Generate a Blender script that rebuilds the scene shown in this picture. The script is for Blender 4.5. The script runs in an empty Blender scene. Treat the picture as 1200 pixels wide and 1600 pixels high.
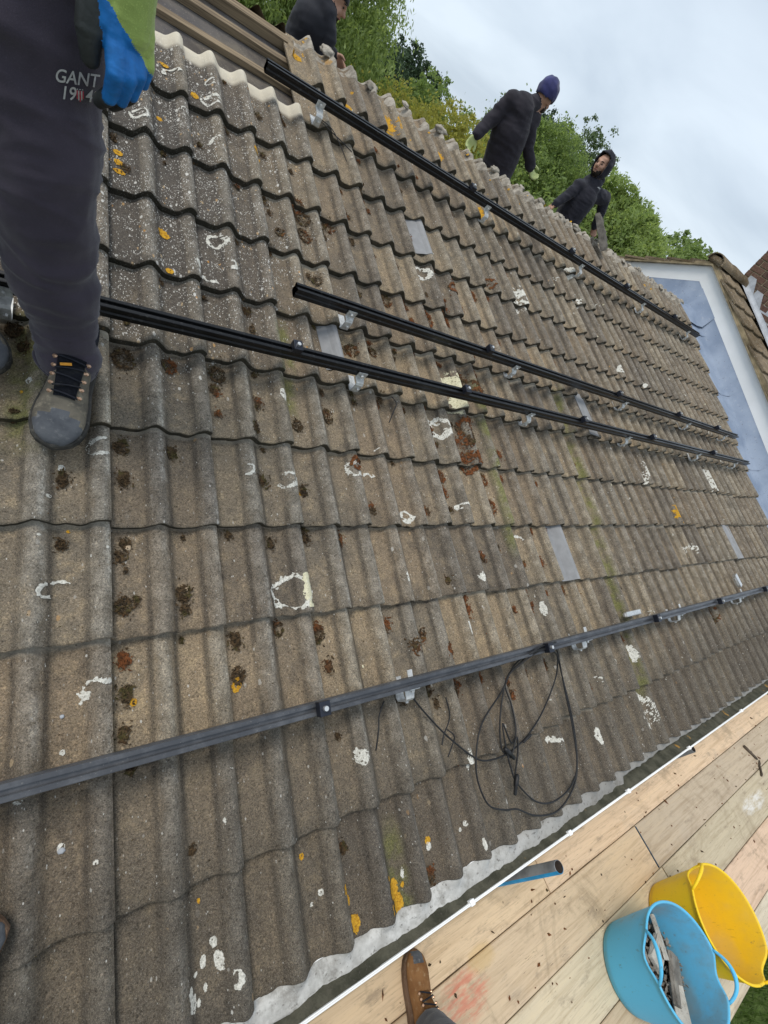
import bpy, bmesh, math, random
import numpy as np
from mathutils import Vector, Matrix, noise
from mathutils.bvhtree import BVHTree
from math import radians, sin, cos, pi, sqrt

S = bpy.context.scene
COL = S.collection
random.seed(7)
RNG = np.random.default_rng(11)

# ------------------------------------------------------------------ camera
# world: X runs along the eaves, Y towards the ridge, Z up; origin on the tiles, ground at GZ
CAMP = Vector((-0.1208, -0.9244, 1.1480))
ROWS = Matrix(((0.80962, -0.36438, 0.46015), (0.01757, -0.76858, -0.63951), (0.58669, 0.52586, -0.61585)))
FPX = 699.26
cam = bpy.data.cameras.new('camera'); camo = bpy.data.objects.new('camera', cam); COL.objects.link(camo)
r0, r1, r2 = ROWS[0].normalized(), ROWS[1].normalized(), ROWS[2].normalized()
M = Matrix((r0, -r1, -r2)).transposed().to_4x4(); M.translation = CAMP
camo.matrix_world = M
cam.sensor_fit = 'HORIZONTAL'; cam.sensor_width = 36.0; cam.lens = 36.0 * FPX / 1200.0
cam.clip_start = 0.02; cam.clip_end = 2000
S.camera = camo
S.render.resolution_x = 768; S.render.resolution_y = 1024

# ------------------------------------------------------------------ sky, sun, exposure
SUN = Vector((-0.42, 0.12, 1.0)).normalized()
W = bpy.data.worlds.new('World'); S.world = W; W.use_nodes = True
nt = W.node_tree; nt.nodes.clear()
def wn(t, **k):
    n = nt.nodes.new(t)
    for a, b in k.items(): setattr(n, a, b)
    return n
out = wn('ShaderNodeOutputWorld'); bg = wn('ShaderNodeBackground'); bg.inputs[1].default_value = 0.1
sky = wn('ShaderNodeTexSky', sky_type='NISHITA', sun_disc=False)
sky.sun_elevation = math.asin(SUN.z); sky.sun_rotation = math.atan2(SUN.x, SUN.y)
sky.air_density = 1.0; sky.dust_density = 1.5
tc = wn('ShaderNodeTexCoord'); sep = wn('ShaderNodeSeparateXYZ'); nt.links.new(tc.outputs['Generated'], sep.inputs[0])
az = wn('ShaderNodeMath', operation='ABSOLUTE'); nt.links.new(sep.outputs[2], az.inputs[0])
ad = wn('ShaderNodeMath', operation='ADD'); ad.inputs[1].default_value = 0.22; nt.links.new(az.outputs[0], ad.inputs[0])
dx = wn('ShaderNodeMath', operation='DIVIDE'); dy = wn('ShaderNodeMath', operation='DIVIDE')
nt.links.new(sep.outputs[0], dx.inputs[0]); nt.links.new(ad.outputs[0], dx.inputs[1])
nt.links.new(sep.outputs[1], dy.inputs[0]); nt.links.new(ad.outputs[0], dy.inputs[1])
cmb = wn('ShaderNodeCombineXYZ'); nt.links.new(dx.outputs[0], cmb.inputs[0]); nt.links.new(dy.outputs[0], cmb.inputs[1])
cn = wn('ShaderNodeTexNoise'); cn.inputs['Scale'].default_value = 1.15; cn.inputs['Detail'].default_value = 5
cn.inputs['Roughness'].default_value = 0.5; cn.inputs['Distortion'].default_value = 0.35
nt.links.new(cmb.outputs[0], cn.inputs['Vector'])
cr = wn('ShaderNodeValToRGB')
cr.color_ramp.elements[0].position = 0.33; cr.color_ramp.elements[0].color = (4.5, 5.25, 6.1, 1)
cr.color_ramp.elements[1].position = 0.66; cr.color_ramp.elements[1].color = (6.2, 7.0, 7.8, 1)
nt.links.new(cn.outputs['Fac'], cr.inputs[0])
mx = wn('ShaderNodeMix', data_type='RGBA'); mx.inputs[0].default_value = 0.9
nt.links.new(sky.outputs[0], mx.inputs[6]); nt.links.new(cr.outputs[0], mx.inputs[7])
nt.links.new(mx.outputs[2], bg.inputs[0]); nt.links.new(bg.outputs[0], out.inputs[0])

sl = bpy.data.lights.new('sun', 'SUN'); sl.energy = 1.5; sl.angle = radians(22); sl.color = (1.0, 0.945, 0.86)
so = bpy.data.objects.new('sun', sl); COL.objects.link(so); so.rotation_euler = SUN.to_track_quat('Z', 'Y').to_euler()

S.view_settings.view_transform = 'Standard'; S.view_settings.look = 'None'
S.view_settings.exposure = 0.44; S.view_settings.gamma = 1.0; S.view_settings.use_curve_mapping = False
S.render.engine = 'CYCLES'

# ------------------------------------------------------------------ geometry of the place
PITCH = radians(22.5)
VV = Vector((0, cos(PITCH), sin(PITCH))); NN = Vector((0, -sin(PITCH), cos(PITCH)))
TW, G, TL = 0.3, 0.32105, 0.427          # tile cover width, course gauge, tile length
AMP, THK = 0.043, 0.033                  # roll height, tile thickness
ROOFM = Matrix((Vector((1, 0, 0)), VV, NN)).transposed()    # (u,v,h) -> world
GZ = -3.3
DECK = -1.07
VERGE = 6.24
def rf(u, v, h=0.0): return Vector((u, 0, 0)) + VV * v + NN * h
def ray(x, y): return (ROWS.transposed() @ Vector(((x - 600) / FPX, (y - 800) / FPX, 1))).normalized()
def atY(x, y, Y):
    d = ray(x, y); return CAMP + d * ((Y - CAMP.y) / d.y)
def bump(x, c, w=0.055):
    d = abs(x - c)
    return 0.0 if d >= w else (0.5 + 0.5 * cos(pi * d / w))
def crest(x):                            # x inside one tile, 0..0.3
    return max(bump(x, 0.1275), bump(x, 0.2775))
def surf(u, v):                          # height of the tile surface above the reference plane
    j = math.floor(v / G); return AMP * (crest(u % TW) - 1) - THK * ((v - j * G) / G)

# ------------------------------------------------------------------ helpers
def link(o, parent=None):
    COL.objects.link(o)
    if parent is not None: o.parent = parent
    return o
def tag(o, label=None, cat=None, group=None, kind=None):
    if label: o['label'] = label
    if cat: o['category'] = cat
    if group: o['group'] = group
    if kind: o['kind'] = kind
    return o
def empty(name, loc=(0, 0, 0), rot=None):
    o = bpy.data.objects.new(name, None); o.empty_display_size = 0.1; o.location = loc
    if rot is not None: o.rotation_euler = rot
    return link(o)
def mobj(name, me, mat, parent=None, smooth=False):
    if mat is not None and len(me.materials) == 0:
        for m in (mat if isinstance(mat, (list, tuple)) else [mat]): me.materials.append(m)
    if smooth: me.polygons.foreach_set('use_smooth', [True] * len(me.polygons))
    return link(bpy.data.objects.new(name, me), parent)
def pyd(name, vs, fs, mat, parent=None, smooth=False):
    me = bpy.data.meshes.new(name); me.from_pydata([tuple(v) for v in vs], [], fs); me.update()
    return mobj(name, me, mat, parent, smooth)
def fromb(name, bm, mat, parent=None, smooth=False):
    me = bpy.data.meshes.new(name); bm.to_mesh(me); bm.free(); return mobj(name, me, mat, parent, smooth)
def box(bm, lo, hi, M=None, bev=0.0):
    c = [(a + b) / 2 for a, b in zip(lo, hi)]; s = [b - a for a, b in zip(lo, hi)]
    T = Matrix.Translation(c) @ Matrix.Diagonal((s[0], s[1], s[2], 1))
    r = bmesh.ops.create_cube(bm, size=1, matrix=T)
    vs = r['verts']
    if bev > 0:
        es = list({e for v in vs for e in v.link_edges})
        rb = bmesh.ops.bevel(bm, geom=es, offset=bev, segments=2, affect='EDGES', profile=0.6)
        vs = list({v for f in rb['faces'] for v in f.verts} | {v for v in vs if v.is_valid})
    if M is not None: bmesh.ops.transform(bm, matrix=M, verts=vs)
    return vs
def tube_bm(bm, pts, r, n=8, cap=True):
    pts = [Vector(p) for p in pts]; rings = []
    rs = r if isinstance(r, (list, tuple)) else [r] * len(pts)
    t0 = (pts[1] - pts[0]).normalized(); up = t0.orthogonal().normalized()
    for i, p in enumerate(pts):
        t = (pts[min(i + 1, len(pts) - 1)] - pts[max(i - 1, 0)]).normalized()
        up = (up - t * up.dot(t)).normalized(); sd = t.cross(up)
        rings.append([bm.verts.new(p + (up * cos(2 * pi * k / n) + sd * sin(2 * pi * k / n)) * rs[i]) for k in range(n)])
    for a, b in zip(rings, rings[1:]):
        for k in range(n): bm.faces.new((a[k], a[(k + 1) % n], b[(k + 1) % n], b[k]))
    if cap: bm.faces.new(rings[0][::-1]); bm.faces.new(rings[-1])
def smoothpath(pts, sub=6):
    pts = [Vector(p) for p in pts]; P = [pts[0]] + pts + [pts[-1]]; o = []
    for i in range(1, len(P) - 2):
        a, b, c, d = P[i - 1:i + 3]
        for k in range(sub):
            t = k / sub
            o.append(0.5 * ((2 * b) + (c - a) * t + (2 * a - 5 * b + 4 * c - d) * t * t + (3 * b - 3 * c + d - a) * t ** 3))
    o.append(pts[-1]); return o

# ------------------------------------------------------------------ materials
class MB:
    def __init__(s, name):
        s.m = bpy.data.materials.new(name); s.m.use_nodes = True; s.t = s.m.node_tree
        s.b = s.t.nodes['Principled BSDF']; s._p = None
    def n(s, t, **k):
        x = s.t.nodes.new(t)
        for a, b in k.items(): setattr(x, a, b)
        return x
    def l(s, a, b): s.t.links.new(a, b)
    def put(s, sock, v):
        if hasattr(v, 'is_linked') or isinstance(v, bpy.types.NodeSocket): s.l(v, sock)
        elif isinstance(v, (tuple, list)): sock.default_value = tuple(v) + ((1,) if len(v) == 3 and len(sock.default_value) == 4 else ())
        else: sock.default_value = v
    def pos(s):
        if s._p is None: s._p = s.n('ShaderNodeNewGeometry').outputs['Position']
        return s._p
    def obj(s): return s.n('ShaderNodeTexCoord').outputs['Object']
    def xyz(s, v):
        x = s.n('ShaderNodeSeparateXYZ'); s.l(v, x.inputs[0]); return x.outputs
    def scl(s, v, k):
        x = s.n('ShaderNodeVectorMath', operation='MULTIPLY'); s.l(v, x.inputs[0]); x.inputs[1].default_value = k; return x.outputs[0]
    def noise(s, scale, det=3, rough=0.55, vec=None, dist=0.0, col=False):
        x = s.n('ShaderNodeTexNoise'); x.inputs['Scale'].default_value = scale; x.inputs['Detail'].default_value = det
        x.inputs['Roughness'].default_value = rough; x.inputs['Distortion'].default_value = dist
        s.l(vec if vec is not None else s.pos(), x.inputs['Vector']); return x.outputs['Color' if col else 'Fac']
    def vor(s, scale, vec=None, out='Distance', rnd=1.0):
        x = s.n('ShaderNodeTexVoronoi'); x.inputs['Scale'].default_value = scale; x.inputs['Randomness'].default_value = rnd
        s.l(vec if vec is not None else s.pos(), x.inputs['Vector']); return x.outputs[out]
    def ma(s, op, a, b=None, c=None):
        x = s.n('ShaderNodeMath', operation=op); s.put(x.inputs[0], a)
        if b is not None: s.put(x.inputs[1], b)
        if c is not None: s.put(x.inputs[2], c)
        return x.outputs[0]
    def ss(s, v, a, b, lo=0.0, hi=1.0):
        x = s.n('ShaderNodeMapRange', interpolation_type='SMOOTHSTEP'); s.put(x.inputs[0], v)
        x.inputs[1].default_value = a; x.inputs[2].default_value = b; x.inputs[3].default_value = lo; x.inputs[4].default_value = hi
        return x.outputs[0]
    def mix(s, f, a, b, mode='MIX'):
        x = s.n('ShaderNodeMix', data_type='RGBA', blend_type=mode); s.put(x.inputs[0], f); s.put(x.inputs[6], a); s.put(x.inputs[7], b)
        return x.outputs[2]
    def ramp(s, f, stops):
        x = s.n('ShaderNodeValToRGB'); e = x.color_ramp.elements
        while len(e) < len(stops): e.new(0.5)
        for q, (p, c) in zip(e, stops): q.position = p; q.color = (*c, 1)
        s.l(f, x.inputs[0]); return x.outputs[0]
    def attr(s, name):
        x = s.n('ShaderNodeAttribute', attribute_name=name); return x.outputs['Fac']
    def rand(s): return s.n('ShaderNodeObjectInfo').outputs['Random']
    def ocol(s): return s.n('ShaderNodeObjectInfo').outputs['Color']
    def bumpn(s, h, st, dist=0.002, base=None):
        x = s.n('ShaderNodeBump'); x.inputs['Strength'].default_value = st; x.inputs['Distance'].default_value = dist
        s.l(h, x.inputs['Height'])
        if base is not None: s.l(base, x.inputs['Normal'])
        return x.outputs[0]
    def fin(s, col, rough=0.8, metal=0.0, nrm=None, spec=0.3, **k):
        s.put(s.b.inputs['Base Color'], col); s.put(s.b.inputs['Roughness'], rough); s.put(s.b.inputs['Metallic'], metal)
        s.b.inputs['Specular IOR Level'].default_value = spec
        if nrm is not None: s.l(nrm, s.b.inputs['Normal'])
        for a, b in k.items(): s.put(s.b.inputs[a], b)
        return s.m

def simple(name, col, rough=0.7, metal=0.0, var=0.25, scale=12, bump=0.25, bscale=120, bdist=0.002, spec=0.3, **k):
    b = MB(name); v = b.obj()
    n = b.noise(scale, 4, vec=v); d = tuple(c * (1 - var) for c in col); e = tuple(min(1, c * (1 + var)) for c in col)
    c = b.mix(b.ss(n, 0.3, 0.7), d, e)
    nr = b.bumpn(b.noise(bscale, 4, vec=v), bump, bdist) if bump else None
    return b.fin(c, rough, metal, nr, spec, **k)

def tile_material(name, other=False):
    b = MB(name); P = b.pos(); X, Y, Z = b.xyz(P)
    cr = b.attr('crest'); edge = b.attr('edge'); head = b.attr('head')
    n1 = b.noise(2.2, 4); n2 = b.noise(22, 5, 0.65); n3 = b.noise(250, 3, 0.75); n4 = b.noise(620, 2, 0.6); n5 = b.noise(75, 4, 0.65)
    wear = b.attr('wear')
    st = b.noise(1.0, 4, 0.6, vec=b.scl(P, (26, 3.0, 3.0)))        # streaks that run down the slope
    pan = b.mix(b.ss(n1, 0.35, 0.65), (0.272, 0.216, 0.153), (0.198, 0.168, 0.130))
    pan = b.mix(b.ss(n2, 0.45, 0.75), pan, (0.345, 0.275, 0.185))
    pan = b.mix(b.ss(n5, 0.52, 0.75, 0, 0.5), pan, (0.20, 0.158, 0.115))
    roll = b.mix(b.ss(n2, 0.35, 0.7), (0.185, 0.164, 0.135), (0.315, 0.283, 0.238))
    cm = b.ss(b.ma('ADD', cr, b.ma('MULTIPLY', b.ma('SUBTRACT', n2, 0.5), 1.1)), 0.18, 1.0)
    c = b.mix(cm, pan, roll)
    fl = b.ss(b.ma('ABSOLUTE', b.ma('SUBTRACT', cr, 0.35)), 0.30, 0.05, 0.0, 1.0)   # flank shade of each roll painted in, mixed with patchy grime
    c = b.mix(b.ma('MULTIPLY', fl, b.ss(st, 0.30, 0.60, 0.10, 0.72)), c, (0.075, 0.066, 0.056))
    blt = b.noise(8.5, 5, 0.7); c = b.mix(b.ss(blt, 0.50, 0.70, 0, 0.55), c, (0.105, 0.090, 0.074)); c = b.mix(b.ss(blt, 0.42, 0.28, 0, 0.35), c, (0.37, 0.30, 0.215))
    wt = b.ma('MULTIPLY', wear, b.ma('MULTIPLY', b.ss(b.noise(5, 3), 0.44, 0.6), b.ss(n5, 0.35, 0.6)))   # crests worn pale
    c = b.mix(b.ma('MULTIPLY', wt, 0.75), c, (0.60, 0.57, 0.51))
    rv = b.rand()
    c = b.mix(1.0, c, b.ramp(rv, [(0, (0.70, 0.70, 0.72)), (0.3, (0.96, 0.92, 0.88)), (0.6, (0.90, 0.91, 0.92)), (1, (1.16, 1.12, 1.04))]), 'MULTIPLY')
    if not other:
        # dark weathered patch in the upper left of the slope, thick with lichen
        zu = b.ss(b.ma('ADD', X, b.ma('MULTIPLY', n1, 1.2)), 1.65, 0.85)
        zv = b.ss(b.ma('ADD', Y, b.ma('MULTIPLY', n1, 0.6)), 0.75, 1.25)
        zone = b.ma('MULTIPLY', zu, zv)
        c = b.mix(b.ma('MULTIPLY', zone, b.ss(cr, 0.9, 0.1, 0.30, 0.85)), c, (0.082, 0.075, 0.070))
        # dark algae on the two lowest courses
        low = b.ss(b.ma('ADD', Y, b.ma('MULTIPLY', b.ma('SUBTRACT', n1, 0.5), 0.5)), -0.46, -0.98)
        c = b.mix(b.ma('MULTIPLY', low, 0.60), c, (0.075, 0.066, 0.056))
        # green algae runs
        for (u0, v0, v1, w) in ((1.785, -0.1, 0.78, 0.055), (2.63, -0.9, 0.9, 0.045), (0.80, -1.2, -0.98, 0.05), (3.6, 0.2, 0.7, 0.03), (-0.2, 0.25, 0.6, 0.07), (0.62, 0.45, 0.85, 0.05)):
            mk = b.ma('MULTIPLY', b.ss(b.ma('ABSOLUTE', b.ma('SUBTRACT', X, u0)), w, w * 0.3),
                      b.ma('MULTIPLY', b.ss(Y, v0 - 0.08, v0 + 0.05), b.ss(Y, v1 + 0.08, v1 - 0.05)))
            c = b.mix(b.ma('MULTIPLY', mk, b.ss(b.noise(14, 4), 0.36, 0.62, 0.05, 0.8)), c, (0.160, 0.165, 0.050))
        zsp = b.ma('ADD', b.ma('MULTIPLY', zone, 0.55), 0.018)
    else:
        c = b.mix(b.ss(n1, 0.4, 0.62, 0.15, 0.85), c, (0.12, 0.085, 0.045)); zsp = 0.12
    # sandy grain
    g1 = b.xyz(b.vor(360, out='Color')); g2 = b.xyz(b.vor(190, out='Color'))
    c = b.mix(1.0, c, b.ramp(g1[0], [(0.0, (0.62, 0.61, 0.60)), (0.25, (0.90, 0.90, 0.89)), (0.75, (1.03, 1.02, 1.01)), (1.0, (1.32, 1.29, 1.25))]), 'MULTIPLY')
    c = b.mix(1.0, c, b.ramp(g2[1], [(0.0, (0.62, 0.61, 0.60)), (0.12, (0.97, 0.97, 0.97)), (0.88, (1.03, 1.03, 1.02)), (1.0, (1.35, 1.32, 1.27))]), 'MULTIPLY')
    c = b.mix(1.0, c, b.ramp(n3, [(0.34, (0.62, 0.61, 0.60)), (0.50, (1.0, 1.0, 1.0)), (0.64, (1.22, 1.20, 1.17))]), 'MULTIPLY')
    c = b.mix(b.ss(n4, 0.60, 0.70, 0, 0.5), c, (0.52, 0.48, 0.42))
    c = b.mix(b.ss(n4, 0.40, 0.30, 0, 0.6), c, (0.05, 0.042, 0.035))
    # specks of white and orange lichen
    el = b.scl(P, (1.0, 0.55, 0.55))
    zsp = b.ma('MULTIPLY', zsp, b.ss(b.noise(13, 4, 0.65), 0.36, 0.62, 0.15, 1.25))
    for (k1, amt, dens) in ((230, 0.50, 0.8), (105, 0.44, 0.55), (48, 0.42, 0.30)):
        v1 = b.ma('ADD', b.vor(k1, el), b.ma('MULTIPLY', b.noise(k1 * 2.6, 3), 0.40)); r1 = b.vor(k1, el, 'Color')
        ok = b.ss(b.ma('SUBTRACT', b.xyz(r1)[0], b.ma('MULTIPLY', zsp, dens)), 0.02, -0.02)
        c = b.mix(b.ma('MULTIPLY', ok, b.ss(v1, amt + 0.06, amt - 0.02, 0, 0.9)), c, (0.62, 0.60, 0.55))
    v2 = b.ma('ADD', b.vor(60, el), b.ma('MULTIPLY', b.noise(170, 3), 0.45)); r2 = b.vor(60, el, 'Color')
    ok2 = b.ss(b.ma('SUBTRACT', b.xyz(r2)[1], b.ma('MULTIPLY', zsp, 0.20)), 0.01, -0.01)
    c = b.mix(b.ma('MULTIPLY', ok2, b.ss(v2, 0.54, 0.44, 0, 0.85)), c, b.mix(b.xyz(r2)[2], (0.50, 0.24, 0.05), (0.50, 0.40, 0.26)))
    # front edges are coated with dark algae, the lapped heads are clean concrete
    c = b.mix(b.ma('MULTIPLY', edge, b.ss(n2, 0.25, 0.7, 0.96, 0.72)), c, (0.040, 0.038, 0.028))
    c = b.mix(b.ma('MULTIPLY', head, b.ss(n2, 0.3, 0.7, 1.0, 0.8)), c, b.mix(n2, (0.62, 0.55, 0.42), (0.78, 0.72, 0.60)))
    hh = b.ma('ADD', b.ma('MULTIPLY', n3, 1.0), b.ma('ADD', b.ma('MULTIPLY', n4, 0.35), b.ma('MULTIPLY', n2, 1.6)))
    return b.fin(c, 0.93, 0, b.bumpn(hh, 0.7, 0.004), 0.18)
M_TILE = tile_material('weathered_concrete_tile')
M_TILE2 = tile_material('mossy_brown_tile', True)

def wood_material():
    b = MB('scaffold_board_wood'); v = b.obj(); P = b.pos()
    g = b.noise(1, 5, 0.6, vec=b.scl(P, (2.2, 46, 46)), dist=0.6); g2 = b.noise(1, 4, 0.6, vec=b.scl(P, (9, 190, 190)))
    st = b.noise(3.2, 4); st2 = b.noise(7.5, 5, 0.65)
    c = b.mix(1.0, b.ocol(), b.ramp(g, [(0.25, (0.74, 0.70, 0.64)), (0.52, (1, 1, 1)), (0.8, (1.08, 1.06, 1.0))]), 'MULTIPLY')
    c = b.mix(b.ss(g2, 0.52, 0.75, 0, 0.48), c, (0.27, 0.20, 0.14))
    dk_ = b.noise(1, 5, 0.7, vec=b.scl(P, (5, 16, 16))); c = b.mix(b.ss(dk_, 0.54, 0.74, 0, 0.62), c, (0.23, 0.185, 0.145)); mud = b.noise(2.1, 6, 0.75, dist=1.0); c = b.mix(b.ss(mud, 0.52, 0.70, 0, 0.5), c, (0.24, 0.185, 0.125)); c = b.mix(1.0, c, (1.0, 0.965, 0.90), 'MULTIPLY')
    sc_ = b.noise(1, 3, 0.8, vec=b.scl(P, (14, 240, 240))); c = b.mix(b.ma('MULTIPLY', b.ss(sc_, 0.62, 0.70), b.ss(st2, 0.45, 0.6)), c, (0.13, 0.10, 0.075))
    kn = b.vor(5.5, b.scl(P, (0.55, 1.0, 1.0))); c = b.mix(b.ss(kn, 0.085, 0.045, 0, 0.75), c, (0.20, 0.105, 0.05))
    c = b.mix(b.ss(st, 0.54, 0.78, 0, 0.32), c, (0.44, 0.37, 0.29))
    c = b.mix(b.ss(st2, 0.60, 0.78, 0, 0.6), c, (0.34, 0.255, 0.165))
    sp = b.vor(13); spc = b.xyz(b.vor(13, out='Color'))
    c = b.mix(b.ma('MULTIPLY', b.ss(sp, 0.10, 0.05), b.ss(spc[0], 0.80, 0.86)), c, (0.05, 0.035, 0.025))
    X, Y, Z = b.xyz(P)
    def patch(x0, y0, rx, ry):
        d = b.ma('ADD', b.ma('POWER', b.ma('DIVIDE', b.ma('SUBTRACT', X, x0), rx), 2.0), b.ma('POWER', b.ma('DIVIDE', b.ma('SUBTRACT', Y, y0), ry), 2.0))
        return b.ss(b.ma('ADD', d, b.ma('MULTIPLY', b.ma('SUBTRACT', st2, 0.5), 2.2)), 1.1, 0.25)
    c = b.mix(b.ma('MULTIPLY', b.ma('MULTIPLY', patch(1.24, -1.60, 0.15, 0.085), b.ss(b.noise(1, 4, 0.7, vec=b.scl(P, (12, 60, 60))), 0.36, 0.62)), 0.62), c, (0.62, 0.16, 0.10))     # red paint stain
    c = b.mix(b.ma('MULTIPLY', patch(1.38, -1.54, 0.09, 0.05), 0.4), c, (0.55, 0.36, 0.12))
    c = b.mix(b.ma('MULTIPLY', b.ma('MULTIPLY', patch(4.2, -1.86, 0.24, 0.055), b.ss(b.noise(1, 5, 0.75, vec=b.scl(P, (9, 40, 40))), 0.38, 0.60)), 0.75), c, (0.72, 0.70, 0.66))        # white plaster mark
    return b.fin(c, 0.85, 0, b.bumpn(b.ma('ADD', g, g2), 0.35, 0.002), 0.2)
M_WOOD = wood_material()
def batten_material():
    b = MB('batten_wood'); g = b.noise(1, 4, 0.6, vec=b.scl(b.pos(), (3, 80, 80)))
    c = b.mix(b.ss(g, 0.3, 0.7), (0.115, 0.085, 0.058), (0.31, 0.235, 0.15)); return b.fin(c, 0.85, 0, b.bumpn(g, 0.3, 0.002), 0.2)
M_BATTEN = batten_material()
def felt_material():
    b = MB('roofing_felt'); n = b.noise(9, 4); n2 = b.noise(160, 3); n3 = b.noise(2.5, 3)
    c = b.mix(b.ss(n, 0.35, 0.65), (0.082, 0.070, 0.062), (0.155, 0.132, 0.105)); c = b.mix(b.ss(n3, 0.45, 0.6, 0, 0.5), c, (0.105, 0.100, 0.105))
    c = b.mix(b.ss(n2, 0.62, 0.72, 0, 0.6), c, (0.36, 0.32, 0.26)); return b.fin(c, 0.9, 0, b.bumpn(n2, 0.4, 0.002), 0.2)
M_FELT = felt_material()
def rail_material():
    b = MB('black_anodised_aluminium'); X = b.noise(1, 4, 0.6, vec=b.scl(b.pos(), (3, 60, 60))); d = b.noise(60, 4)
    c = b.mix(b.ss(d, 0.55, 0.75, 0, 0.45), (0.014, 0.0145, 0.016), (0.10, 0.095, 0.09))
    return b.fin(c, b.ss(X, 0.3, 0.7, 0.24, 0.42), 0.55, None, 0.6)
M_RAIL = rail_material()
def rail_sky_material():
    b = MB('sky_tinted_black_aluminium'); X = b.noise(1, 4, 0.6, vec=b.scl(b.pos(), (5, 90, 90))); d = b.noise(14, 5, 0.7)
    c = b.mix(b.ss(d, 0.40, 0.75, 0, 0.6), (0.060, 0.063, 0.071), (0.155, 0.157, 0.165)); c = b.mix(b.ss(b.noise(220, 3), 0.66, 0.72, 0, 0.5), c, (0.3, 0.28, 0.25))  # sky reflection painted into the paler blue-grey base; light specks as dust
    return b.fin(c, b.ss(X, 0.3, 0.7, 0.30, 0.5), 0.35, None, 0.6)
M_RAIL2 = rail_sky_material()
M_CLAMP = simple('clamp_black_aluminium', (0.022, 0.025, 0.036), 0.38, 0.5, 0.2, 30, 0, spec=0.5)
M_STEEL = simple('bright_steel', (0.72, 0.71, 0.69), 0.33, 0.85, 0.12, 60, 0.1, 300, 0.0005)
M_HOOK = simple('zinc_plate', (0.60, 0.60, 0.585), 0.48, 0.45, 0.18, 70, 0.35, 180, 0.002, 0.4)
M_CABLE = simple('black_cable', (0.016, 0.016, 0.017), 0.45, 0, 0.3, 40, 0)
M_LEADTILE = simple('grey_lead_slip', (0.255, 0.255, 0.258), 0.75, 0.0, 0.12, 14, 0, spec=0.3)
def lead_material():
    b = MB('blue_grey_lead'); n = b.noise(2.5, 4, 0.5, dist=0.3); n2 = b.noise(30, 4)
    c = b.mix(b.ss(n, 0.3, 0.72), (0.185, 0.235, 0.325), (0.30, 0.355, 0.45)); c = b.mix(b.ss(n2, 0.60, 0.72, 0, 0.5), c, (0.36, 0.39, 0.44))
    c = b.mix(b.ss(b.noise(55, 3), 0.66, 0.72, 0, 0.8), c, (0.09, 0.065, 0.045))
    return b.fin(c, 0.72, 0.0, b.bumpn(n, 0.15, 0.012), 0.25)
M_LEAD = lead_material()
M_FLASH = simple('pale_lead_flashing', (0.42, 0.44, 0.47), 0.7, 0.0, 0.18, 9, 0.3, 40, 0.004)
M_WHITE = simple('white_upvc', (0.90, 0.895, 0.88), 0.35, 0, 0.04, 3, 0.03, 20, 0.002, 0.45)
def mortar_material(name, a, c0, spk):
    b = MB(name); n = b.noise(18, 5, 0.6); n2 = b.noise(120, 3); c = b.mix(b.ss(n, 0.3, 0.7), a, c0)
    c = b.mix(b.ss(n2, 0.60, 0.70, 0, spk), c, (0.10, 0.09, 0.075)); c = b.mix(b.ss(b.noise(5, 4), 0.6, 0.75, 0, 0.5), c, (0.16, 0.14, 0.11))
    c = b.mix(b.ss(b.noise(11, 4), 0.66, 0.72, 0, 0.7), c, (0.45, 0.24, 0.05))
    return b.fin(c, 0.95, 0, b.bumpn(b.ma('ADD', n, n2), 0.8, 0.006), 0.15)
M_MORTAR = mortar_material('ridge_mortar', (0.19, 0.168, 0.138), (0.45, 0.405, 0.34), 0.6)
def tray_material():
    b = MB('white_eaves_bed'); n = b.noise(30, 4); n2 = b.noise(70, 4, 0.6); X, Y, Z = b.xyz(b.pos())
    c = b.mix(b.ss(n, 0.3, 0.7), (0.42, 0.41, 0.385), (0.62, 0.61, 0.58))
    far = b.ss(b.ma('ADD', X, b.ma('MULTIPLY', n, 0.8)), 1.2, 2.6)
    c = b.mix(b.ma('MULTIPLY', far, 0.75), c, (0.16, 0.15, 0.135))
    c = b.mix(b.ss(n2, 0.58, 0.70, 0, 0.75), c, (0.09, 0.08, 0.07)); c = b.mix(b.ss(b.noise(9, 6, 0.75), 0.50, 0.66, 0, 0.6), c, (0.20, 0.185, 0.16)); return b.fin(c, 0.8, 0, b.bumpn(b.noise(160, 4), 0.6, 0.003), 0.2)
M_TRAY = tray_material()
M_SILT = mortar_material('gutter_silt', (0.045, 0.045, 0.032), (0.10, 0.095, 0.07), 0.5)
def brick_material():
    b = MB('dark_brown_brick'); r = b.rand(); n = b.noise(40, 4); n2 = b.noise(200, 3)
    c = b.ramp(r, [(0, (0.085, 0.048, 0.040)), (0.5, (0.15, 0.083, 0.062)), (1, (0.10, 0.066, 0.050))])
    c = b.mix(b.ss(n, 0.4, 0.7, 0, 0.5), c, (0.21, 0.15, 0.11)); return b.fin(c, 0.9, 0, b.bumpn(b.ma('ADD', n, n2), 0.6, 0.004), 0.2)
M_BRICK = brick_material()
M_JOINT = simple('sandy_brick_mortar', (0.33, 0.27, 0.18), 0.95, 0, 0.25, 25, 0.6, 90, 0.003)
M_RENDER = simple('pale_render', (0.62, 0.60, 0.55), 0.9, 0, 0.08, 4, 0.4, 70, 0.003)
M_SOFFIT = simple('undercloak_board', (0.30, 0.24, 0.15), 0.9, 0, 0.4, 7, 0.4, 60, 0.003)
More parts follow.
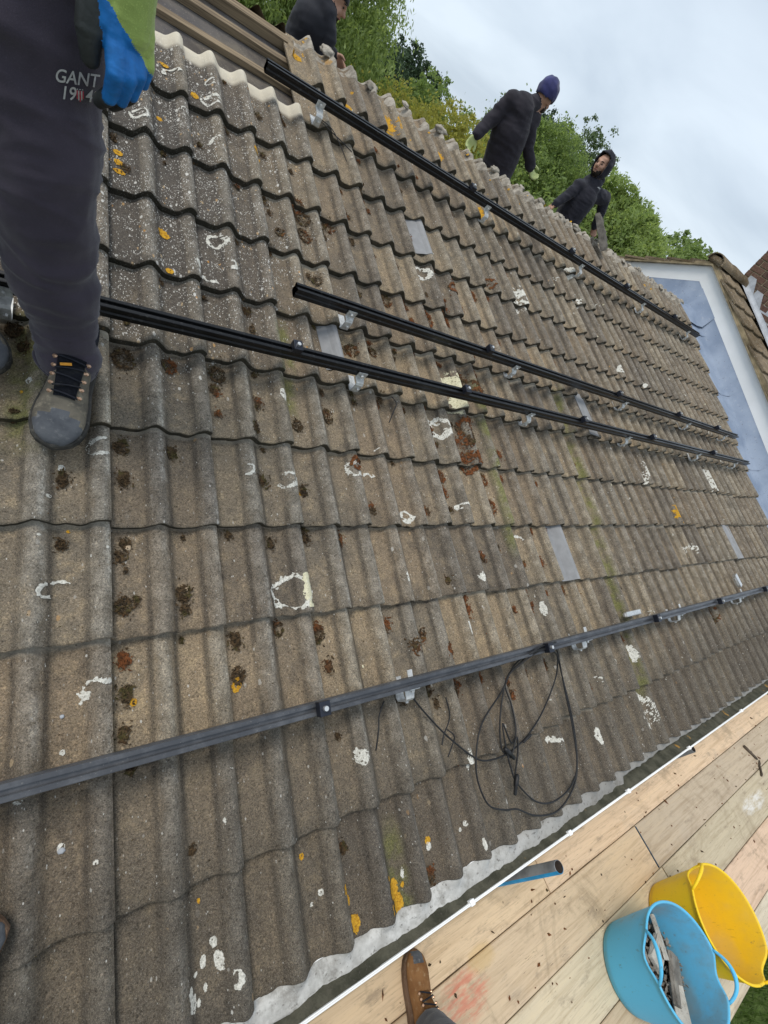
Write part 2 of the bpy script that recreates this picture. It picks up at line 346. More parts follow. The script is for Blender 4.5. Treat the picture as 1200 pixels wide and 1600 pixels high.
def grass_ground():
    b = MB('lawn_ground'); n = b.noise(0.6, 4); n2 = b.noise(30, 4)
    c = b.mix(b.ss(n, 0.3, 0.7), (0.055, 0.085, 0.022), (0.085, 0.12, 0.035)); c = b.mix(b.ss(n2, 0.4, 0.7, 0, 0.6), c, (0.03, 0.05, 0.012))
    return b.fin(c, 0.95, 0, b.bumpn(n2, 0.8, 0.03), 0.1)
M_LAWN = grass_ground()
def leaf_material(name, a, c0, trans=0.58):
    b = MB(name); n = b.noise(1.1, 3); n2 = b.noise(14, 2)
    c = b.mix(b.ss(n, 0.35, 0.65), a, c0); c = b.mix(b.ss(n2, 0.35, 0.7, 0, 0.45), c, tuple(x * 0.6 for x in a))
    b.fin(c, 0.6, 0, None, 0.25)
    tr = b.n('ShaderNodeBsdfTranslucent'); b.l(b.mix(1.0, c, (1.1, 1.1, 0.75), 'MULTIPLY'), tr.inputs[0])
    mxs = b.n('ShaderNodeMixShader'); mxs.inputs[0].default_value = trans
    o = b.t.nodes['Material Output']; b.l(b.b.outputs[0], mxs.inputs[1]); b.l(tr.outputs[0], mxs.inputs[2]); b.l(mxs.outputs[0], o.inputs[0])
    return b.m
M_LEAF_LIGHT = leaf_material('light_green_leaf', (0.27, 0.35, 0.12), (0.39, 0.49, 0.19))
M_LEAF_MID = leaf_material('mid_green_leaf', (0.22, 0.305, 0.105), (0.33, 0.42, 0.16))
M_LEAF_DARK = leaf_material('dark_green_leaf', (0.050, 0.085, 0.045), (0.09, 0.135, 0.070), 0.2)
M_LEAF_OLIVE = leaf_material('yellow_green_leaf', (0.34, 0.33, 0.075), (0.46, 0.44, 0.12))
M_LEAF_GREY = leaf_material('grey_green_leaf', (0.15, 0.21, 0.115), (0.21, 0.27, 0.15))
M_GRASS = leaf_material('grass_blade', (0.07, 0.12, 0.025), (0.11, 0.17, 0.04), 0.3)
M_BARK = simple('brown_bark', (0.085, 0.065, 0.048), 0.95, 0, 0.35, 9, 0.8, 30, 0.02)
def cloth(name, col, var=0.15, rough=0.9, sheen=0.25):
    b = MB(name); v = b.obj(); n = b.noise(9, 4, vec=v); w = b.noise(520, 2, vec=v)
    c = b.mix(b.ss(n, 0.3, 0.7), tuple(x * (1 - var) for x in col), tuple(x * (1 + var) for x in col))
    c = b.mix(b.ss(w, 0.55, 0.75, 0, 0.35), c, tuple(min(1, x * 1.9 + 0.01) for x in col))
    return b.fin(c, rough, 0, b.bumpn(b.ma('ADD', b.ma('MULTIPLY', n, 3.0), w), 0.25, 0.003), 0.15, **{'Sheen Weight': sheen})
M_TROUSER = cloth('charcoal_purple_jersey', (0.046, 0.038, 0.052))
M_HOODIE = cloth('charcoal_fleece', (0.029, 0.026, 0.033), sheen=0.12)
M_HOODIE2 = cloth('dark_grey_hoodie', (0.023, 0.023, 0.031), sheen=0.12)
M_JACKET = cloth('black_jacket', (0.017, 0.018, 0.024), rough=0.7, sheen=0.1)
M_NAVY = cloth('navy_trousers', (0.026, 0.028, 0.040))
M_BEANIE = cloth('blue_knit', (0.036, 0.038, 0.12), 0.3)
M_BLACKCAP = cloth('black_knit', (0.012, 0.012, 0.013))
M_LIME = cloth('lime_knit', (0.34, 0.44, 0.12), 0.22)
M_PALELIME = cloth('pale_lime_glove', (0.46, 0.52, 0.22), 0.2)
M_BLUERUB = simple('blue_latex', (0.010, 0.165, 0.50), 0.5, 0, 0.2, 30, 0.4, 160, 0.002, 0.4)
M_BLACKRUB = simple('black_latex', (0.030, 0.033, 0.033), 0.6, 0, 0.3, 40, 0.4, 160, 0.002, 0.4)
M_SKIN = simple('skin', (0.40, 0.225, 0.155), 0.55, 0, 0.10, 25, 0.15, 200, 0.001, 0.4)
M_BEARD = simple('dark_hair', (0.020, 0.015, 0.012), 0.7, 0, 0.3, 60, 0.4, 300, 0.002)
M_EYE = simple('eye_dark', (0.03, 0.02, 0.017), 0.25, 0, 0.1, 60, 0)
M_LIP = simple('lips', (0.33, 0.13, 0.11), 0.5, 0, 0.1, 60, 0)
M_LETTER = simple('embroidery_white', (0.47, 0.46, 0.45), 0.9, 0, 0.12, 200, 0.5, 700, 0.001)
M_SHIELD = simple('embroidery_red', (0.42, 0.05, 0.08), 0.9, 0, 0.2, 200, 0.5, 700, 0.001)
def boot_material(name, a, c0, wear):
    b = MB(name); v = b.obj(); n = b.noise(16, 5, 0.6, vec=v); n2 = b.noise(60, 4, 0.6, vec=v); n3 = b.noise(260, 2, vec=v)
    c = b.mix(b.ss(n, 0.35, 0.65), a, c0); c = b.mix(b.ss(n2, 0.52, 0.72, 0, 0.7), c, wear)
    return b.fin(c, 0.85, 0, b.bumpn(b.ma('ADD', n2, n3), 0.4, 0.002), 0.2)
M_BOOTGREY = boot_material('dusty_grey_nubuck', (0.095, 0.085, 0.069), (0.175, 0.153, 0.118), (0.30, 0.26, 0.19))
M_BOOTCAP = boot_material('scuffed_rubber_toe', (0.070, 0.075, 0.085), (0.115, 0.12, 0.13), (0.20, 0.20, 0.20))
M_BOOTBLACK = boot_material('black_boot_fabric', (0.012, 0.013, 0.018), (0.022, 0.024, 0.032), (0.05, 0.05, 0.05))
M_BOOTTAN = boot_material('tan_suede', (0.17, 0.078, 0.030), (0.25, 0.125, 0.050), (0.36, 0.25, 0.14))
M_SOLE = boot_material('boot_sole', (0.035, 0.034, 0.032), (0.07, 0.066, 0.06), (0.14, 0.13, 0.11))
M_SOLEBR = boot_material('brown_sole', (0.10, 0.058, 0.035), (0.16, 0.10, 0.065), (0.23, 0.17, 0.12))
M_EYELET = simple('copper_eyelet', (0.52, 0.33, 0.22), 0.35, 0.7, 0.2, 60, 0)
M_ORANGE = simple('orange_thread', (0.62, 0.27, 0.03), 0.8, 0, 0.2, 60, 0.2)
def tub_material(name, a, dirt):
    b = MB(name); v = b.obj(); n = b.noise(7, 5, 0.62, vec=v); n2 = b.noise(1, 4, 0.65, vec=b.scl(v, (45, 45, 14)))
    ins = b.attr('inside')
    c = b.mix(b.ma('MULTIPLY', ins, b.ss(n, 0.34, 0.64, 0.30, 0.92)), a, dirt)
    c = b.mix(b.ss(n2, 0.62, 0.74, 0, 0.55), c, tuple(x * 0.55 for x in dirt)); c = b.mix(b.ss(n, 0.55, 0.75, 0, 0.5), c, dirt); c = b.mix(b.ss(b.noise(38, 4, 0.7, vec=v), 0.62, 0.74, 0, 0.5), c, (0.16, 0.13, 0.10)); c = b.mix(b.ss(b.noise(3.2, 3, vec=v), 0.5, 0.7, 0, 0.22), c, (0.5, 0.48, 0.44))
    return b.fin(c, 0.5, 0, b.bumpn(n2, 0.2, 0.003), 0.35, **{'Subsurface Weight': 0.0})
M_TUBB = tub_material('blue_flexible_plastic', (0.105, 0.50, 0.78), (0.17, 0.31, 0.38))
M_TUBY = tub_material('yellow_flexible_plastic', (0.90, 0.60, 0.012), (0.74, 0.50, 0.06))
M_PIPEBLUE = simple('blue_paint', (0.015, 0.22, 0.42), 0.5, 0, 0.2, 20, 0.2, 80, 0.002, 0.4)
M_BAND = simple('dull_steel_band', (0.045, 0.075, 0.105), 0.6, 0.3, 0.4, 30, 0.2, 80, 0.002)
M_GALV = simple('galvanised_tube', (0.21, 0.215, 0.22), 0.55, 0.5, 0.3, 14, 0.3, 90, 0.002, 0.4)
M_DARKIN = simple('tube_inside', (0.045, 0.035, 0.028), 0.9, 0, 0.4, 30, 0.4, 80, 0.002)  # dark brown for the inner wall of the tubes
def debris_material():
    b = MB('moss_and_needles'); n = b.noise(7, 2); n2 = b.noise(110, 2)
    c = b.mix(b.ss(n2, 0.3, 0.7), (0.030, 0.022, 0.014), (0.105, 0.068, 0.036)); c = b.mix(b.ma('MULTIPLY', b.ss(b.noise(30, 3), 0.54, 0.64), 0.45), c, (0.085, 0.080, 0.026))
    X, Y, Z = b.xyz(b.pos()); c = b.mix(b.ma('MULTIPLY', b.ss(b.ma('ADD', n, b.ss(X, 0.6, 1.4, -0.06, 0.12)), 0.50, 0.62), b.ss(n2, 0.35, 0.6, 0.3, 0.9)), c, (0.19, 0.066, 0.024)); return b.fin(c, 0.95, 0, None, 0.15)
M_DEBRIS = debris_material()
def lichen_material(name, a, c0, lo=0.33, hi=0.47):
    b = MB(name); n = b.noise(160, 4, 0.6); n2 = b.noise(95, 5, 0.7); n3 = b.noise(420, 3, 0.7)
    al = b.ss(b.ma('ADD', b.ma('MULTIPLY', n2, 0.6), b.ma('MULTIPLY', n3, 0.4)), lo, hi)       # thin crust: the tile shows through
    return b.fin(b.mix(b.ss(n, 0.3, 0.7), a, c0), 0.95, 0, b.bumpn(n, 0.7, 0.003), 0.1, Alpha=al)
M_LICHW = lichen_material('white_lichen', (0.46, 0.445, 0.39), (0.74, 0.72, 0.65))
M_LICHO = lichen_material('orange_lichen', (0.42, 0.20, 0.02), (0.62, 0.36, 0.04))
M_LICHC = lichen_material('cream_flake', (0.58, 0.54, 0.36), (0.70, 0.66, 0.48))
M_STONE = simple('buff_pebble', (0.52, 0.40, 0.27), 0.85, 0, 0.2, 40, 0.3, 150, 0.002)
M_SLATE = simple('dark_tile_edge', (0.105, 0.095, 0.082), 0.9, 0, 0.4, 18, 0.5, 80, 0.003)
M_RUB = mortar_material('broken_concrete', (0.16, 0.14, 0.12), (0.30, 0.27, 0.23), 0.5)
M_RUB2 = mortar_material('broken_pale_concrete', (0.36, 0.33, 0.28), (0.56, 0.53, 0.47), 0.5)
M_SOIL = mortar_material('wet_soil', (0.045, 0.030, 0.020), (0.10, 0.068, 0.042), 0.5)

# ------------------------------------------------------------------ ground
def build_ground():
    n = 60; vs = []; fs = []
    xs = np.concatenate([np.linspace(-400, -20, 8), np.linspace(-18, 40, 44), np.linspace(45, 400, 8)])
    ys = xs - 8
    for y in ys:
        for x in xs:
            vs.append((x, y, GZ + 0.05 * noise.noise(Vector((x * 0.3, y * 0.3, 0)))))
    m = len(xs)
    for a in range(m - 1):
        for c in range(m - 1): fs.append((a * m + c, a * m + c + 1, (a + 1) * m + c + 1, (a + 1) * m + c))
    tag(pyd('lawn', vs, fs, M_LAWN, smooth=True), kind='structure')
    # grass blades in the patch of lawn below the scaffold
    k = 26000; x = RNG.uniform(1.0, 8.5, k); y = RNG.uniform(-6.5, -2.2, k); a = RNG.uniform(0, 2 * pi, k); h = RNG.uniform(0.05, 0.12, k); w = RNG.uniform(0.006, 0.012, k)
    lx = RNG.normal(0, 0.03, k); ly = RNG.normal(0, 0.03, k); V = np.zeros((k, 3, 3)); z = GZ + 0.02
    V[:, 0] = np.c_[x - np.cos(a) * w, y - np.sin(a) * w, np.full(k, z)]; V[:, 1] = np.c_[x + np.cos(a) * w, y + np.sin(a) * w, np.full(k, z)]
    V[:, 2] = np.c_[x + lx, y + ly, z + h]
    o = fast_mesh('grass', V.reshape(-1, 3), 3, M_GRASS); tag(o, 'short green grass on the lawn below the scaffold boards', 'grass', kind='stuff')
def fast_mesh(name, V, n, mat, parent=None):
    me = bpy.data.meshes.new(name); k = len(V) // n
    me.vertices.add(len(V)); me.vertices.foreach_set('co', np.asarray(V, np.float32).ravel())
    me.loops.add(len(V)); me.loops.foreach_set('vertex_index', np.arange(len(V), dtype=np.int32))
    me.polygons.add(k); me.polygons.foreach_set('loop_start', np.arange(0, k * n, n, dtype=np.int32))
    me.update(calc_edges=True); me.validate(); return mobj(name, me, mat, parent)
build_ground()

# ------------------------------------------------------------------ the bungalow and its tiled roof
house = empty('bungalow', rf(2, -4 * G) + Vector((0, 0, 0)))
tag(house, 'bungalow whose weathered concrete tile roof fills the picture', 'house')
HI = Matrix.Translation(house.location).inverted()
def hpart(name, bm, mat, parent=None, smooth=False):     # parts are written in world coordinates
    if parent is None:
        bmesh.ops.transform(bm, matrix=HI, verts=bm.verts); return fromb(name, bm, mat, house, smooth)
    return fromb(name, bm, mat, parent, smooth)
VR = 9.33 * G                           # ridge
RIDGE = rf(0, VR, -0.06)
# roof deck: felt sheet on both slopes with thickness
bm = bmesh.new()
lo, hi_ = rf(0, -4 * G + 0.02, -0.135), rf(0, VR, -0.135)
pr = [(lo.y, lo.z), (hi_.y, hi_.z), (2 * hi_.y - lo.y, lo.z), (2 * hi_.y - lo.y, lo.z - 0.1), (hi_.y, hi_.z - 0.12), (lo.y, lo.z - 0.1)]
va = [bm.verts.new((-2.6, y, z)) for y, z in pr]; vb = [bm.verts.new((VERGE - 0.05, y, z)) for y, z in pr]
for i in range(6): bm.faces.new((va[i], vb[i], vb[(i + 1) % 6], va[(i + 1) % 6]))
bm.faces.new(va); bm.faces.new(vb[::-1])
bmesh.ops.recalc_face_normals(bm, faces=bm.faces)
roof = hpart('roof', bm, M_FELT)
ROOFI = house.matrix_world  # identity rotation

def tile_mesh(seed, x1=TW, y1=TL, clean=True):
    rnd = random.Random(seed)
    xs = sorted(set([-0.026, -0.004] + [round(k * 0.3 / 40, 4) for k in range(41)])); xs = [x for x in xs if x <= x1]
    if xs[-1] < x1: xs.append(x1)
    ys = [0.0, 0.005, 0.05, 0.13, 0.22, 0.31, 0.345, y1]
    ph = rnd.uniform(0, 9); V = []; F = []; cr = []; ed = []; hd = []
    def prof(x): return crest(max(0.0, x)) if x >= 0 else 0.0
    def add(x, y, z, e):
        V.append((x, y, z)); cr.append(prof(x)); ed.append(e); hd.append(max(0.0, min(1.0, (y - 0.336) / 0.012)) if clean else 0.0)
        return len(V) - 1
    top = []
    for b_, y in enumerate(ys):
        row = []
        for x in xs:
            z = AMP * (prof(x) - 1) - THK * y / G
            yy = y + (0.0045 * noise.noise(Vector((x * 28, ph, 1))) + 0.010 * max(0, noise.noise(Vector((x * 45, ph, 8))) - 0.42) - (0.0016 * rnd.random()) if b_ < 2 else 0) + (0.006 * noise.noise(Vector((x * 20, ph, 5))) if b_ == len(ys) - 1 else 0)
            if b_ == 0: z -= 0.004
            z += 0.0016 * noise.noise(Vector((x * 9 + ph, y * 9, ph)))
            if x < 0: z -= 0.010
            row.append(add(x, yy, z, 0.55 if b_ == 0 else 0.0))
        top.append(row)
    for a, b2 in zip(top, top[1:]):
        for k in range(len(xs) - 1): F.append((a[k], a[k + 1], b2[k + 1], b2[k]))
    def skirt(ids, dz, e, flip, dy=0.0):
        lower = [add(V[i][0], V[i][1] + dy, V[i][2] - dz, e) for i in ids]
        upper = [add(*V[i], e) for i in ids]
        for k in range(len(ids) - 1):
            q = (upper[k], upper[k + 1], lower[k + 1], lower[k]); F.append(q[::-1] if not flip else q)
        for q in lower + upper: cr[q] = 0.0
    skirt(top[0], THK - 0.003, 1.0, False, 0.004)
    skirt(top[-1], 0.02, 0.0, True)
    skirt([r[-1] for r in top], 0.011, 0.5, False)
    skirt([r[0] for r in top], 0.011, 0.5, True)
    wr = [max(0.0, 1 - abs(v[0] - 0.1400) / 0.013, 1 - abs(v[0] - 0.2930) / 0.012) if e < 0.3 else 0.0 for v, e in zip(V, ed)]
    me = bpy.data.meshes.new('tile'); me.from_pydata(V, [], F); me.update()
    for nm, dat in (('crest', cr), ('edge', ed), ('head', hd), ('wear', wr)):
        at = me.attributes.new(nm, 'FLOAT', 'POINT'); at.data.foreach_set('value', dat)
    me.polygons.foreach_set('use_smooth', [True] * len(me.polygons))
    return me
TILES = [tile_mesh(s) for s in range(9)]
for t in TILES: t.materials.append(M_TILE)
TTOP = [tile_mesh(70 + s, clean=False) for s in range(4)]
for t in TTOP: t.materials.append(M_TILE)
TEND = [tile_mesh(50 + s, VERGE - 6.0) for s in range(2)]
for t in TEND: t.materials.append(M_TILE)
for j in range(-4, 9):
    for k in range(-2, 21):
        if j >= 7 and k < 3: continue                     # stripped top-left corner
        me = TEND[(j + k) % 2] if k == 20 else random.choice(TTOP if j == 8 else TILES)
        o = bpy.data.objects.new('tile', me)
        rz = random.gauss(0, 0.005); ry = random.gauss(0, 0.0025); dv = random.gauss(0, 0.0035) - (random.uniform(0.008, 0.02) if random.random() < 0.05 else 0)
        jit = Matrix.Rotation(rz, 4, 'Z') @ Matrix.Rotation(ry, 4, 'Y')
        if k == 20: jit = Matrix.Rotation(random.gauss(0, 0.012), 4, 'Z')
        Mx = Matrix.Translation(rf(k * TW, j * G + dv, random.uniform(-0.0005, 0.0015)) - house.location) @ ROOFM.to_4x4() @ jit
        link(o, roof); o.matrix_local = Mx
# far slope and the strip of tiles left of the picture
def sheet(name, u0, u1, v0, v1, mir, parent):
    bm = bmesh.new(); us = np.arange(u0, u1 + 1e-6, 0.015); j0 = int(round(v0 / G)); j1 = int(round(v1 / G)); 
    for j in range(j0, j1 + 1):
        rows = []
        for dvv, dh in ((0, -THK), (0.0, 0.0), (G * 1.25, -THK * 1.25)):
            r = []
            for u in us:
                p = rf(u, j * G + dvv, AMP * (crest(u % TW) - 1) + dh)
                if mir: p.y = 2 * RIDGE.y - p.y
                r.append(bm.verts.new(p - house.location))
            rows.append(r)
        for a, b2 in zip(rows, rows[1:]):
            for k in range(len(us) - 1): bm.faces.new((a[k], a[k + 1], b2[k + 1], b2[k]))
    bmesh.ops.recalc_face_normals(bm, faces=bm.faces)
    return fromb(name, bm, M_TILE2 if mir else M_TILE, parent, True)
tag(sheet('far_slope_tiles', -2.4, VERGE - 0.01, -4 * G, 8 * G, True, roof), kind='stuff')
# battens laid bare in the stripped corner, and counter strip near the ridge
def batten(u0, u1, v, h, w, t, name='batten'):
    bm = bmesh.new(); box(bm, (u0, v - w / 2, h), (u1, v + w / 2, h + t), ROOFM.to_4x4(), 0.003)
    bmesh.ops.transform(bm, matrix=HI, verts=bm.verts); o = fromb(name, bm, M_BATTEN, roof); return o
batten(-2.4, 0.93, 7.98 * G, -0.133, 0.042, 0.030); batten(-2.4, 0.95, 8.62 * G, -0.133, 0.045, 0.034); batten(-2.4, 0.90, 9.12 * G, -0.133, 0.06, 0.055)
batten(-2.4, 0.90, 7.02 * G, -0.133, 0.04, 0.022)
# broken bedding mortar along the ridge, one lump over each roll
def lump_mesh(seed, sx, sy, sz):
    bm = bmesh.new(); bmesh.ops.create_icosphere(bm, subdivisions=3, radius=1)
    for v in bm.verts:
        d = v.co.normalized(); q = d * 1.6 + Vector((seed * 7.3, seed, 0))
        r = 1 + 0.45 * noise.noise(q) + 0.28 * noise.noise(q * 2.7) + 0.14 * noise.noise(q * 6)
        v.co = Vector((d.x * sx, d.y * sy, d.z * sz)) * r
    me = bpy.data.meshes.new('mortar_lump'); bm.to_mesh(me); bm.free(); me.materials.append(M_MORTAR)
    me.polygons.foreach_set('use_smooth', [True] * len(me.polygons)); return me
LUMPS = [lump_mesh(s, 0.058 + 0.008 * (s % 3), 0.050 + 0.012 * (s % 2), 0.020 + 0.004 * (s % 3)) for s in range(6)]
bm = bmesh.new(); us = np.arange(0.93, VERGE - 0.01, 0.010); R = []
for t in np.linspace(0, 1, 11):
    row = []
    for u in us:
        n_ = noise.noise(Vector((u * 11, t * 2.2, 5))) + 0.6 * noise.noise(Vector((u * 30, t * 6, 2))) + 0.3 * noise.noise(Vector((u * 80, t * 14, 9)))
        wv = crest(u % TW); env = sin(pi * min(1, t * 1.15)) ** 0.7 if t < 0.87 else 0.6
        v = VR - 0.125 + 0.03 * noise.noise(Vector((u * 8, 4, 4))) + 0.145 * t
        row.append(bm.verts.new(rf(u, v, AMP * (wv - 1) - THK * ((v - 8 * G) / G) - 0.010 + env * (0.012 + 0.011 * n_ + 0.010 * wv)) - house.location))
    R.append(row)
for a, b2 in zip(R, R[1:]):
    for k in range(len(us) - 1): bm.faces.new((a[k], a[k + 1], b2[k + 1], b2[k]))
fromb('ridge_mortar', bm, M_MORTAR, roof, True)
for i, u in enumerate(np.arange(0.985, VERGE, 0.15)):
    for q in range(1 if i % 2 else 0):
        o = bpy.data.objects.new('mortar_lump', random.choice(LUMPS)); link(o, roof)
        o.matrix_local = Matrix.Translation(rf(u + 0.04 + random.uniform(-0.035, 0.035) + 0.05 * q, VR - 0.035 - 0.055 * q + random.uniform(-0.02, 0.02), -0.034 + random.uniform(-0.010, 0.006)) - house.location) @ ROOFM.to_4x4() @ Matrix.Rotation(random.gauss(0, 0.5), 4, 'Z') @ Matrix.Scale(random.uniform(0.4, 0.75), 4)

# eaves: white bedding strip, gutter with silt, clips, fascia, walls
bm = bmesh.new(); us = np.arange(-2.4, VERGE, 0.015); R = []
for t in np.linspace(0, 1, 10):
    row = []
    for u in us:
        wv = crest(u % TW); wid = (0.114 + 0.016 * noise.noise(Vector((u * 4.0, 3, 0))) + 0.008 * (wv - 0.4)) * (0.58 if u > 2.2 else 1.0) + 0.008 * noise.noise(Vector((u * 19, 8, 0)))
        v = -4 * G + 0.004 - t * (wid - 0.026)
        k_ = max(0.0, 1 - t * 2.2); k_ = k_ * k_ * (3 - 2 * k_)
        h = k_ * (AMP * (wv - 1) - 0.012) + (1 - k_) * (-0.040 + 0.010 * (wv - 0.5) * (1 - t)) + 0.003 * noise.noise(Vector((u * 30, t * 4, 0))) + 0.004 * noise.noise(Vector((u * 7, t * 2, 3))) - (0.022 if t == 1 else 0)
        row.append(bm.verts.new(rf(u, v, h)))
    R.append(row)
for a, b2 in zip(R, R[1:]):
    for k in range(len(us) - 1): bm.faces.new((a[k], b2[k], b2[k + 1], a[k + 1]))
hpart('eaves_bedding', bm, M_TRAY, smooth=True)
E0 = rf(0, -4 * G)
GY, GZT, GR = E0.y - 0.026, E0.z - 0.042, 0.049
bm = bmesh.new(); rings = []
for x in (-2.6, VERGE + 0.1):
    rings.append([[bm.verts.new((x, GY + r * cos(a), GZT + r * sin(a) * 0.95)) for a in np.linspace(pi, 2 * pi, 13)] for r in (GR, GR - 0.003)])
for s in (0, 1):
    for k in range(12):
        q = (rings[0][s][k], rings[0][s][k + 1], rings[1][s][k + 1], rings[1][s][k]); bm.faces.new(q if s == 0 else q[::-1])
for k in (0, 12): bm.faces.new((rings[0][0][k], rings[1][0][k], rings[1][1][k], rings[0][1][k]))
box(bm, (-2.6, GY - GR - 0.0045, GZT - 0.008), (VERGE + 0.1, GY - GR - 0.0002, GZT + 0.002), None, 0.001)
gut = hpart('gutter', bm, M_WHITE)
bm = bmesh.new(); us = np.arange(-2.6, VERGE + 0.1, 0.02); R = []
for t in np.linspace(0, 1, 6):
    R.append([bm.verts.new((u, GY - GR + 0.004 + t * (2 * GR - 0.008), GZT - 0.006 - 0.028 * min(1.0, t * 1.6) + 0.006 * noise.noise(Vector((u * 9, t * 3, 2))) + 0.004 * noise.noise(Vector((u * 40, t * 9, 2))))) for u in us])
for a, b2 in zip(R, R[1:]):
    for k in range(len(us) - 1): bm.faces.new((a[k], a[k + 1], b2[k + 1], b2[k]))
bmesh.ops.transform(bm, matrix=HI, verts=bm.verts)
tag(fromb('silt', bm, M_SILT, gut, True), kind='stuff')
for x in (1.06, 1.66, 2.17, 2.9, 3.8, 4.7):
    bm = bmesh.new(); box(bm, (x - 0.010, GY - GR - 0.008, GZT - 0.016), (x + 0.010, GY - GR + 0.010, GZT + 0.006), HI, 0.002); fromb('gutter_clip', bm, M_WHITE, gut)
bm = bmesh.new(); box(bm, (-2.6, E0.y + 0.025, E0.z - 0.30), (VERGE + 0.08, E0.y + 0.047, E0.z - 0.10)); hpart('fascia', bm, M_WHITE)
bm = bmesh.new(); box(bm, (-2.5, E0.y + 0.30, GZ), (VERGE + 0.3, E0.y + 0.42, E0.z - 0.15)); hpart('wall', bm, M_RENDER)
yb = 2 * RIDGE.y - E0.y
bm = bmesh.new(); box(bm, (-2.5, yb - 0.42, GZ), (VERGE + 0.3, yb - 0.30, E0.z - 0.15)); hpart('wall', bm, M_RENDER)
bm = bmesh.new(); vs = [bm.verts.new((x, y, z)) for x in (-2.5, -2.38) for y, z in ((E0.y + 0.43, GZ), (E0.y + 0.43, E0.z - 0.05), (RIDGE.y, RIDGE.z - 0.2), (yb - 0.43, E0.z - 0.05), (yb - 0.43, GZ))]
bm.faces.new(vs[:5]); bm.faces.new(vs[5:][::-1])
for k in range(5): bm.faces.new((vs[k], vs[(k + 1) % 5], vs[5 + (k + 1) % 5], vs[5 + k]))
hpart('wall', bm, M_RENDER)

# ------------------------------------------------------------------ lead gutter against the neighbour, and the neighbour
XB = 6.70
nb = empty('neighbouring_house', (7.6, 2.9, GZ))
tag(nb, 'neighbouring house with white bargeboard, mossy brown verge and brick chimney', 'house')
NI = Matrix.Translation(nb.location).inverted()
def npart(name, bm, mat, parent=None, smooth=False):
    bmesh.ops.transform(bm, matrix=NI, verts=bm.verts); return fromb(name, bm, mat, parent or nb, smooth)
AP = Vector((XB, 3.03, 1.375)); SLN = radians(22.9)
def nslope(x, s, dz=0.0, far=False):      # point s metres down the neighbour's slope from its ridge
    return Vector((x, AP.y + (s if far else -s) * cos(SLN), AP.z - s * sin(SLN) + dz))
# lead sheets
bm = None
vcuts = [-1.35, -0.3, 0.75, 1.75, 2.62, VR]
for a, c0 in zip(vcuts, vcuts[1:]):
    bm = bmesh.new(); R = []
    for v in np.linspace(a - 0.07, c0, 12):
        row = []
        lift = 0.006 if v < a + 0.02 else 0.0
        yb_ = rf(0, v, 0).y; zb_ = AP.z - abs(yb_ - AP.y) * math.tan(SLN) + 0.02
        for t, h in ((6.10, -0.055), (6.22, -0.062), (6.34, -0.058), (6.46, -0.062), (6.58, -0.055), (6.655, -0.035)):
            row.append(bm.verts.new(rf(t, v, h + lift + 0.009 * noise.noise(Vector((t * 6, v * 5, a))))))
        row.append(bm.verts.new((XB + 0.008, yb_, zb_)))
        R.append(row)
    for p, q in zip(R, R[1:]):
        for k in range(len(p) - 1): bm.faces.new((p[k], p[k + 1], q[k + 1], q[k]))
    hpart('lead_sheet', bm, M_LEAD, smooth=True)
bm = bmesh.new(); R = []                   # lead saddle over the ridge
for s in np.linspace(-0.30, 0.9, 12):
    y = RIDGE.y + s; z0 = rf(0, VR, -0.052).z - abs(s) * math.tan(PITCH) + 0.012
    R.append([bm.verts.new((x, y, z0 + dz + 0.008 * noise.noise(Vector((x * 7, y * 7, 4))))) for x, dz in ((6.12, 0.0), (6.3, 0.0), (6.5, 0.0), (6.63, 0.02))] + [bm.verts.new((XB + 0.006, y, AP.z - abs(y - AP.y) * math.tan(SLN) + 0.022))])
for p, q in zip(R, R[1:]):
    for k in range(4): bm.faces.new((p[k], p[k + 1], q[k + 1], q[k]))
hpart('lead_saddle', bm, M_LEAD, smooth=True)
# bargeboards (near and far slope)
BW = 0.198
for far in (False, True):
    bm = bmesh.new(); L = 4.4
    tp = [nslope(XB, 0, BW, far), nslope(XB, L, BW, far), nslope(XB, L, 0.0, far), nslope(XB, 0, 0.0, far)]
    a = [bm.verts.new(p) for p in tp]; c = [bm.verts.new(p + Vector((0.022, 0, 0))) for p in tp]
    bm.faces.new(a); bm.faces.new(c[::-1])
    for k in range(4): bm.faces.new((a[k], a[(k + 1) % 4], c[(k + 1) % 4], c[k]))
    bmesh.ops.recalc_face_normals(bm, faces=bm.faces); npart('bargeboard', bm, M_WHITE)
    # undercloak and mortar verge on top of the board
    for (z0, z1, x0, nm, mt) in ((BW + 0.002, BW + 0.020, XB - 0.05, 'undercloak', M_SOFFIT), (BW + 0.022, BW + 0.055, XB - 0.03, 'verge_mortar', M_MORTAR if False else M_SOFFIT)):
        bm = bmesh.new(); R = []
        for s in np.linspace(0, L, 60):
            jit = 0.006 * noise.noise(Vector((s * 9, z0 * 50, far)))
            R.append([bm.verts.new(nslope(x, s, z, far)) for x, z in ((x0 + jit, z0), (x0 + jit, z1), (x0 + 0.22, z1), (x0 + 0.22, z0))])
        for p, q in zip(R, R[1:]):
            for k in range(4): bm.faces.new((p[k], p[(k + 1) % 4], q[(k + 1) % 4], q[k]))
        bm.faces.new(R[0]); bm.faces.new(R[-1][::-1]); bmesh.ops.recalc_face_normals(bm, faces=bm.faces); npart(nm, bm, mt)
